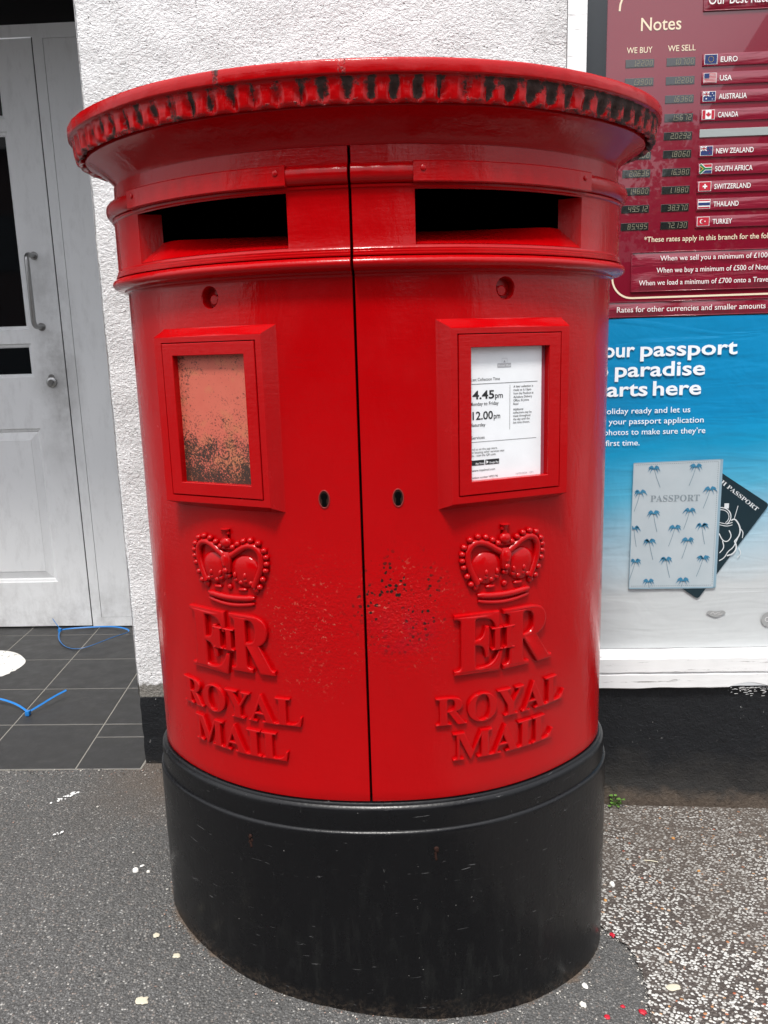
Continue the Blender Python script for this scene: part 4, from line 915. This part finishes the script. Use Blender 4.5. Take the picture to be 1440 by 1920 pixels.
for o_, z_ in rim:
    row = []
    for i in range(COLS):
        s = PER * i / COLS; ph = (i % 16) / 16; k = i // 16; sc_ = s if s < PER / 2 else s - PER
        jig = .045 * noise.noise((s * 40, z_ * 50, 3)); c = .5 - .5 * math.cos(2 * math.pi * (ph + jig))      # 1 on the ridge, 0 in the hollow
        ridge = min(1, c * 1.35) ** .8
        if 1.5643 < z_ < 1.5980:
            t = (z_ - 1.5643) / .0337; amp = .0078 * math.sin(min(1, t * 1.15 + .12) * math.pi) ** .6 * (.75 + .5 * tooth[k])
            amp = max(amp, .0018)
            dd = -amp * (1 - ridge) + .0008 * noise.noise((s * 120, z_ * 120, 5)) + .0008 * noise.noise((s * 45, z_ * 30, 8))
            hol = (1 - ridge * (.72 + .28 * tooth[(k * 7) % NT])) * math.sin(min(1, .12 + t) * math.pi * .80) ** .8 * (.45 + .85 * tooth[k])
            dens = .40 + .45 * noise.noise((s * 5.5, 1, 1)) + .50 * max(0, min(1, (sc_ + .12) / .18)) * (1 if sc_ < .75 else .6) * .9
            stn = hol * max(.52, dens) * 1.25 + .85 * max(0, t - .48) * max(.3, dens) * (1.0 if -.32 < sc_ < .46 else .5) + .33 * max(0, min(1, (sc_ - .33) / .10))
            if t < .15: stn = max(stn * .6, .36 + .2 * noise.noise((s * 20, 2, 2)) + .3 * max(0, min(1, (sc_ - .33) / .10)))
        elif z_ <= 1.5643: dd = .0008 * noise.noise((s * 60, z_ * 90, 5)); stn = .55
        elif z_ < 1.5995: dd = .0010 * noise.noise((s * 60, z_ * 90, 5)); stn = .30
        else:
            dd = .0007 * noise.noise((s * 50, z_ * 40, 9)); stn = .10 + .18 * max(0, noise.noise((s * 9, 4, z_ * 2))) 
            if abs(sc_ + .005) < .006 or abs(sc_ + .17) < .005: stn = .46
            if z_ > 1.6175: stn += .10
            if z_ > 1.6200: stn = .75  # grime added on the unseen top to cut red bounce onto the wall
        stain.append(stn); row.append(W3(s, z_, o_ + dd))
    rows.append(row)
mb.grid(rows, close=True); mb.poly(rows[-1]); mb.attr['stain'] = stain
mb.build('cap', REDC, box, smooth=60)

# ================================================================== SMALL THINGS ON THE GROUND
def blob(name, x_, y_, rx, ry, h, mat, label, cat, rot=0., rag=.18, group=None, z_=None, seed=0):
    z0 = gz(x_) if z_ is None else z_; mb = MB(); M = 22; rows = []
    for (k, hh) in ((1.0, 0.), (.93, .55), (.7, .9), (.35, 1.)):
        rows.append([])
        for i in range(M):
            a = 2 * math.pi * i / M; r_ = 1 + rag * noise.noise((math.cos(a) * 1.7 + seed, math.sin(a) * 1.7, seed * 3.1))* 2
            px_, py_ = rx * k * r_ * math.cos(a), ry * k * r_ * math.sin(a); c, s = math.cos(rot), math.sin(rot)
            X_, Y_ = x_ + px_ * c - py_ * s, y_ + px_ * s + py_ * c
            rows[-1].append((X_, Y_, (gz(X_) if z_ is None else z_) + .0003 + h * hh))
    mb.grid(rows, close=True); mb.poly(rows[-1])
    return tag(mb.build(name, mat, loc=(x_, y_, z0), smooth=50), label, cat, group)
GUM = flat('old chewing gum', (.48, .44, .34), .7); GUMW = flat('pale gum', (.62, .60, .55), .7); PEB = flat('white pebble', (.72, .71, .68), .6)
blob('chewing_gum', -.465, -.190, .0072, .0065, .0015, GUM, 'small cream gum spot on the asphalt, upper of the two by the base', 'chewing gum', group='gum spots on the pavement', seed=1)
blob('chewing_gum', -.409, -.239, .0082, .0064, .0015, GUM, 'cream gum spot on the asphalt touching the dirt of the black base', 'chewing gum', .4, group='gum spots on the pavement', seed=2)
blob('chewing_gum', -.438, -.355, .0115, .0100, .0015, GUM, 'biggest ragged cream gum splat near the bottom edge of the asphalt', 'chewing gum', group='gum spots on the pavement', seed=3, rag=.3)
blob('chewing_gum', .584, -.187, .0190, .0085, .002, GUM, 'long flat cream gum patch on the white pebbled paving', 'chewing gum', .05, group='gum spots on the pavement', seed=4, z_=gz(.584) + .0035)
blob('pebble', -.575, .006, .0072, .0068, .007, PEB, 'round white pebble on the asphalt left of the black base', 'pebble', group='pebbles on the pavement', seed=5, rag=.05)
blob('pebble', .538, .125, .0060, .0085, .006, PEB, 'white pebble on the pebbled paving right of the black base', 'pebble', group='pebbles on the pavement', seed=6, rag=.08, z_=gz(.538) + .0035)
blob('litter_scrap', -.566, .024, .0055, .0022, .003, PEB, 'tiny white scrap just above the round pebble', 'litter', .6, group='litter scraps on the ground', seed=7)
blob('pebble', -.545, .004, .0040, .0045, .004, GUMW, 'tiny cream pebble right of the round white pebble', 'pebble', group='pebbles on the pavement', seed=8)
blob('litter_scrap', .406, -.204, .0055, .0075, .003, PEB, 'square white chip on the asphalt right of the black base', 'litter', .4, group='litter scraps on the ground', seed=9, rag=.1)
blob('litter_scrap', .392, -.254, .0060, .0070, .004, GUMW, 'crumpled cream scrap below the square white chip', 'litter', .8, group='litter scraps on the ground', seed=10, rag=.25)
ORG = flat('orange grit', (.42, .20, .05), .6)
blob('litter_scrap', .749, .334, .0050, .0035, .003, ORG, 'orange brown crumb on the pebbled paving nearest the wall', 'litter', group='litter scraps on the ground', seed=11, z_=gz(.749) + .0035)
blob('litter_scrap', .770, .198, .0045, .0030, .003, ORG, 'small orange brown crumb on the pebbled paving right of the straw', 'litter', .5, group='litter scraps on the ground', seed=12, z_=gz(.770) + .0035)
blob('litter_scrap', .508, .063, .0035, .0045, .003, ORG, 'orange crumb on the pebbled paving close to the black base', 'litter', .5, group='litter scraps on the ground', seed=13, z_=gz(.508) + .0035)
PET = flat('crimson petal', (.40, .005, .02), .5)
blob('red_petal', .496, -.052, .0050, .0075, .002, PET, 'red petal at the join of asphalt and pebbled paving, furthest back', 'petal', .5, .3, 'red petals on the ground', z_=gz(.496) + .0045, seed=14)
blob('red_petal', .471, -.247, .0045, .0040, .002, PET, 'smallest of the red petals on the asphalt lower right', 'petal', .2, .3, 'red petals on the ground', seed=15)
blob('red_petal', .434, -.277, .0060, .0055, .002, PET, 'red petal nearest the black base at the lower right', 'petal', .9, .3, 'red petals on the ground', seed=16)
blob('red_petal', .507, -.256, .0095, .0060, .003, PET, 'largest crumpled red petal by the edge of the pebbled paving', 'petal', -.4, .35, 'red petals on the ground', seed=17)
mb = MB(); a, b = Vector((.644, .232, gz(.644) + .006)), Vector((.677, .227, gz(.677) + .0065)); mb.tube([a, a.lerp(b, .5) + Vector((0, 0, .001)), b], .0011, seg=6)
tag(mb.build('straw_stem', flat('dry straw', (.62, .58, .45), .7), loc=tuple(a)), 'thin dry straw stem lying on the pebbled paving', 'straw')
GR = [flat('grey grit', (.16, .155, .15), .8), flat('pale grit', (.46, .44, .40), .8), flat('pink grit', (.30, .19, .15), .8), flat('dark grit', (.03, .03, .03), .8)]
mb = MB(); rg = random.Random(21)
for k in range(2050):
    if k < 700: x_, y_ = rg.uniform(-1.15, .62), rg.uniform(-.75, .44)
    elif k < 1250:
        q = rg.uniform(-.33, .33) * PER; w_ = .019 + abs(rg.gauss(0, .014)); x_, y_ = at_s(q, w_)
    elif k < 1800: q = rg.choice(ep[:]); x_, y_ = q[0] - abs(rg.gauss(0, .008)) + .003, q[1] + rg.gauss(0, .004)
    else: x_, y_ = rg.uniform(-1.1, -.5), .462 - abs(rg.gauss(0, .02))
    if (x_ / .478) ** 2 + (y_ / .332) ** 2 < 1 and abs(x_) < .47: continue
    r_ = rg.uniform(.0008, .0022) if rg.random() < .85 else rg.uniform(.002, .0034)
    mi = rg.choices((0, 1, 2, 3), (.5, .22, .14, .14))[0]
    if 1250 <= k < 1800: mi = rg.choice((1, 1, 0, 3)); r_ = rg.uniform(.0014, .0032)
    zz_ = gz(x_) + r_ * .35
    o_ = [Vector((rg.uniform(.6, 1.2), rg.uniform(.6, 1.2), rg.uniform(.5, .9))) * r_]
    a_ = rg.uniform(0, 6.28); ca, sa = math.cos(a_), math.sin(a_); e = o_[0]
    vs = [(1, 0, 0), (.2, 1, .1), (-1, .1, 0), (-.1, -1, .1), (.1, .1, 1), (0, 0, -1)]
    mb.add([(x_ + (p[0] * e.x) * ca - (p[1] * e.y) * sa, y_ + (p[0] * e.x) * sa + (p[1] * e.y) * ca, zz_ + p[2] * e.z) for p in vs], [(0, 1, 4), (1, 2, 4), (2, 3, 4), (3, 0, 4), (1, 0, 5), (2, 1, 5), (3, 2, 5), (0, 3, 5)], mi)
tag(mb.build('loose_grit', GR, loc=(0, 0, 0)), 'loose pale and grey grit scattered on the asphalt round the black base', 'grit', kind='stuff')
# paint spatters on the asphalt (each one splash = one thing)
SPAT = flat('white spatter', (.72, .72, .71), .7)
def spatter(x_, y_, n_, sx, sy, rot, label, seed):
    rnd = random.Random(seed); mb = MB()
    for k in range(n_):
        a, b = rnd.gauss(0, sx), rnd.gauss(0, sy); c, s = math.cos(rot), math.sin(rot); X_, Y_ = x_ + a * c - b * s, y_ + a * s + b * c; r_ = rnd.uniform(.0012, .0045)
        q = [(X_ + r_ * rnd.uniform(.6, 1.2) * math.cos(t), Y_ + r_ * rnd.uniform(.6, 1.2) * math.sin(t), gz(X_) + .0022 + k * .00004) for t in [2 * math.pi * j / 7 for j in range(7)]]
        mb.poly(q)
    tag(mb.build('paint_spatter', SPAT, loc=(x_, y_, gz(x_))), label, 'paint spatter', 'paint spatters on the asphalt')
spatter(-.872, .315, 26, .018, .005, .9, 'white paint spatter on the asphalt just below the tiles', 3)
spatter(-.822, .150, 9, .009, .004, .7, 'small faint white paint spatter lower on the asphalt', 4)
# the worn white paint patch on the tiles
n = N('worn white floor paint'); hole = n.math('MULTIPLY', n.ramp(n.noise(38, 4, .6), (.60, 0.), (.64, 1.)), 1.)
WORN = n.done(n.mix(hole, n.mix(n.noise(8, 4), (.60, .585, .55), (.70, .69, .66)), (.08, .075, .07)), .6, n.bump(n.noise(50, 3), .3, .002))
mb = MB(); cx_, cy_ = -1.69, 1.235; pts = []
for i in range(90):
    a = 2 * math.pi * i / 90; r_ = 1 + .05 * noise.noise((math.cos(a) * 2, math.sin(a) * 2, 4)) + (.05 * noise.noise((math.cos(a) * 14, math.sin(a) * 14, 4)) if math.sin(a) < .1 else 0)
    pts.append((cx_ + .245 * r_ * math.cos(a), cy_ + .185 * r_ * math.sin(a)))
mb.poly([(x_, y_, .0664) for x_, y_ in pts]); mb.grid([[(x_, y_, .0664) for x_, y_ in pts], [(x_, y_, .0652) for x_, y_ in pts]], close=True)
tag(mb.build('paint_patch', WORN, loc=(cx_, cy_, .065)), 'worn white painted patch on the dark tiles before the door', 'paint patch')
# blue cable ties
BLUE = flat('blue nylon', (.015, .17, .50), .35)
def smoothpath(pts, it=3, sub_=5):
    P_ = []
    for i in range(len(pts) - 1):
        for k in range(sub_): P_.append(Vector(pts[i]).lerp(Vector(pts[i + 1]), k / sub_))
    P_.append(Vector(pts[-1]))
    for _ in range(it * 2): P_ = [P_[0]] + [(P_[i - 1] + 2 * P_[i] + P_[i + 1]) / 4 for i in range(1, len(P_) - 1)] + [P_[-1]]
    return P_
def strap(mb, pts, wd, th_=.0012):
    P_ = smoothpath(pts); rows = []
    for i, p in enumerate(P_):
        d = (P_[min(i + 1, len(P_) - 1)] - P_[max(i - 1, 0)]); d.z = 0; d = d.normalized() if d.length > 0 else Vector((1, 0, 0)); nv = Vector((-d.y, d.x, 0)); up = Vector((0, 0, 1)); tl = nv * .75 + up * .65; tl.normalize(); tn = d.cross(tl).normalized()
        rows.append([p + tl * wd / 2 + tn * th_ / 2, p - tl * wd / 2 + tn * th_ / 2, p - tl * wd / 2 - tn * th_ / 2, p + tl * wd / 2 - tn * th_ / 2])
    mb.grid(rows, close=True); mb.poly(rows[0]); mb.poly(rows[-1][::-1])
z0 = .069
tie = thing('cable_tie', (-1.30, 1.5, .065), 'blue cable tie in a closed loop on the tiles under the door', 'cable tie', 'cable ties on the tiles')
mb = MB(); strap(mb, [(-1.452, 1.602, z0 + .012), (-1.43, 1.625, z0 + .010), (-1.33, 1.655, z0 + .006), (-1.22, 1.64, z0 + .012), (-1.145, 1.585, z0 + .016), (-1.135, 1.548, z0 + .016), (-1.175, 1.50, z0 + .018), (-1.235, 1.435, z0 + .008), (-1.285, 1.398, z0), (-1.35, 1.42, z0), (-1.42, 1.51, z0), (-1.45, 1.58, z0 + .006), (-1.452, 1.602, z0 + .012)], .0062); mb.build('strap', BLUE, tie, smooth=40)
mb = MB(); mb.bbox(-1.459, -1.446, 1.594, 1.608, z0 + .006, z0 + .020, .002); mb.build('head', BLUE, tie, smooth=40)
mb = MB(); strap(mb, [(-1.452, 1.602, z0 + .016), (-1.480, 1.63, z0 + .03), (-1.505, 1.655, z0 + .045)], .005); mb.build('tail', BLUE, tie, smooth=40)
tie2 = thing('cable_tie', (-1.25, .85, .065), 'blue cable tie with its tail pointing right, on the tiles nearer the pavement', 'cable tie', 'cable ties on the tiles')
mb = MB(); strap(mb, [(-1.60, .87, z0 + .02), (-1.46, .915, z0 + .022), (-1.357, .904, z0 + .018), (-1.27, .86, z0 + .014), (-1.213, .812, z0 + .008)], .0065); mb.build('strap', BLUE, tie2, smooth=40)
mb = MB(); mb.bbox(-1.220, -1.206, .802, .818, z0 - .002, z0 + .014, .002); mb.build('head', BLUE, tie2, smooth=40)
mb = MB(); strap(mb, [(-1.213, .812, z0 + .008), (-1.19, .855, z0 + .014), (-1.165, .905, z0 + .022), (-1.140, .945, z0 + .026)], .0062); mb.build('tail', BLUE, tie2, smooth=40)
# weed at the foot of the wall
weed = thing('weed', (.627, .49, gz(.627)), 'little green weed at the foot of the black stall riser', 'weed')
n = N('leaf green'); LEAF = n.done(n.mix(n.noise(60, 3), (.06, .15, .02), (.12, .24, .045)), .5, Subsurface_Weight=0.)
stm = MB()
for k in range(13):
    a = random.uniform(0, 6.28); r_ = random.uniform(.003, .026); h = random.uniform(.010, .036)
    tip = Vector((.627 + r_ * math.cos(a) * 1.1, .478 + r_ * math.sin(a) * .5, gz(.627) + h)); root_ = Vector((.627, .485, gz(.627)))
    stm.tube([root_, root_.lerp(tip, .6) + Vector((0, 0, .004)), tip], .0006, seg=5)
    mb = MB(); L_ = random.uniform(.008, .013); ax = Vector((math.cos(a), math.sin(a) - .5, random.uniform(-.1, .5))).normalized(); sd_ = ax.cross(Vector((0, 0, 1))).normalized(); up = sd_.cross(ax)
    outl = [(0, 0), (.25, .42), (.55, .55), (.85, .38), (1.1, 0), (.85, -.38), (.55, -.55), (.25, -.42)]
    mb.add([tip + ax * L_ * (p - .2) + sd_ * L_ * q + up * (abs(q) * L_ * .25) for p, q in outl] + [tip + ax * L_ * .45], [(i, (i + 1) % 8, 8) for i in range(8)])
    mb.build('leaf', LEAF, weed, smooth=60)
stm.build('stem', LEAF, weed)

# ================================================================== ACROSS THE STREET (seen only as reflections in the gloss)
BR = N('dark brick'); BR = BR.done(BR.mix(BR.noise(3, 3), (.055, .03, .024), (.085, .045, .036)), .9)
SLATE = flat('slate roof', (.05, .05, .055), .7); WIN = N('street window glass').done((.02, .022, .025), .05)
def house(x0, x1, y0, y1, he, hr, label, gable, z0=-.26):
    t = thing('brick_house', ((x0 + x1) / 2, (y0 + y1) / 2, z0), label, 'house', 'houses across the street')
    mb = MB(); mb.box(x0, x1, y0, y1, z0, he); 
    if gable: mb.poly([(x0, y1, he), (x1, y1, he), ((x0 + x1) / 2, y1, hr)]); mb.poly([(x0, y0, he), ((x0 + x1) / 2, y0, hr), (x1, y0, he)])
    mb.build('wall', BR, t)
    mb = MB(); xm, ym = (x0 + x1) / 2, (y0 + y1) / 2
    if gable: mb.quad((x0 - .2, y0 - .2, he - .1), (x0 - .2, y1 + .2, he - .1), (xm, y1 + .2, hr + .1), (xm, y0 - .2, hr + .1)); mb.quad((x1 + .2, y0 - .2, he - .1), (xm, y0 - .2, hr + .1), (xm, y1 + .2, hr + .1), (x1 + .2, y1 + .2, he - .1))
    else: mb.quad((x0, y1 + .2, he), (x1, y1 + .2, he), (x1, ym, hr), (x0, ym, hr)); mb.quad((x0, y0 - .2, he), (x0, ym, hr), (x1, ym, hr), (x1, y0 - .2, he))
    mb.build('roof', SLATE, t)
    k = int((x1 - x0) / 2.2)
    for i in range(k):
        cx_ = x0 + (x1 - x0) * (i + .5) / k
        for zc_ in ([1.3] if he < 4 else [1.3, 4.0]):
            mb = MB(); mb.box(cx_ - .5, cx_ + .5, y1, y1 + .05, zc_ - .6, zc_ + .7); mb.build('window', WIN, t)
house(-16, 2.6, -22, -15.5, 6.2, 8.6, 'long brick terrace across the street, out of view, raised to two storeys to block low sky', False)  # terrace made tall to keep low sky light off the cove
house(2.7, 7.2, -21, -15.6, 2.9, 4.2, 'low brick outbuilding across the street, seen only as a reflection', False)
house(7.35, 13.35, -23, -15.5, 5.2, 10.2, 'tall gabled brick house across the street, reflected in the rates board', True)
tree = thing('street_tree', (4.9, -13.0, -.26), 'small leafy tree across the street, reflected in the rates board', 'tree')
mb = MB(); mb.tube([(4.9, -13, -.3), (4.95, -13, 1.2), (4.85, -13.05, 2.6), (4.9, -13, 3.8)], [.13, .11, .08, .04])
for k in range(7): a = k * .9; mb.tube([(4.9, -13, 1.9 + .2 * k), (4.9 + .5 * math.cos(a), -13 + .5 * math.sin(a), 2.5 + .2 * k), (4.9 + .95 * math.cos(a), -13 + .9 * math.sin(a), 2.9 + .2 * k)], [.05, .035, .015])
mb.build('trunk', flat('bark', (.07, .05, .035), .9), tree)
mb = MB(); cl = [(random.gauss(4.9, .75), random.gauss(-13, .7), random.gauss(3.5, .65)) for _ in range(40)]
for (a, b, c) in cl:
    for k in range(70):
        p = Vector((random.gauss(a, .2), random.gauss(b, .2), random.gauss(c, .17))); u = Vector((random.gauss(0, 1), random.gauss(0, 1), random.gauss(0, 1))).normalized(); v = u.orthogonal().normalized(); l_ = random.uniform(.05, .1)
        mb.quad(p - u * l_, p + v * l_ * .5, p + u * l_, p - v * l_ * .5)
mb.build('crown', flat('tree leaf', (.04, .085, .02), .6), tree)

for o in bpy.data.objects:
    if '_at' in o: del o['_at']
bpy.context.view_layer.update()
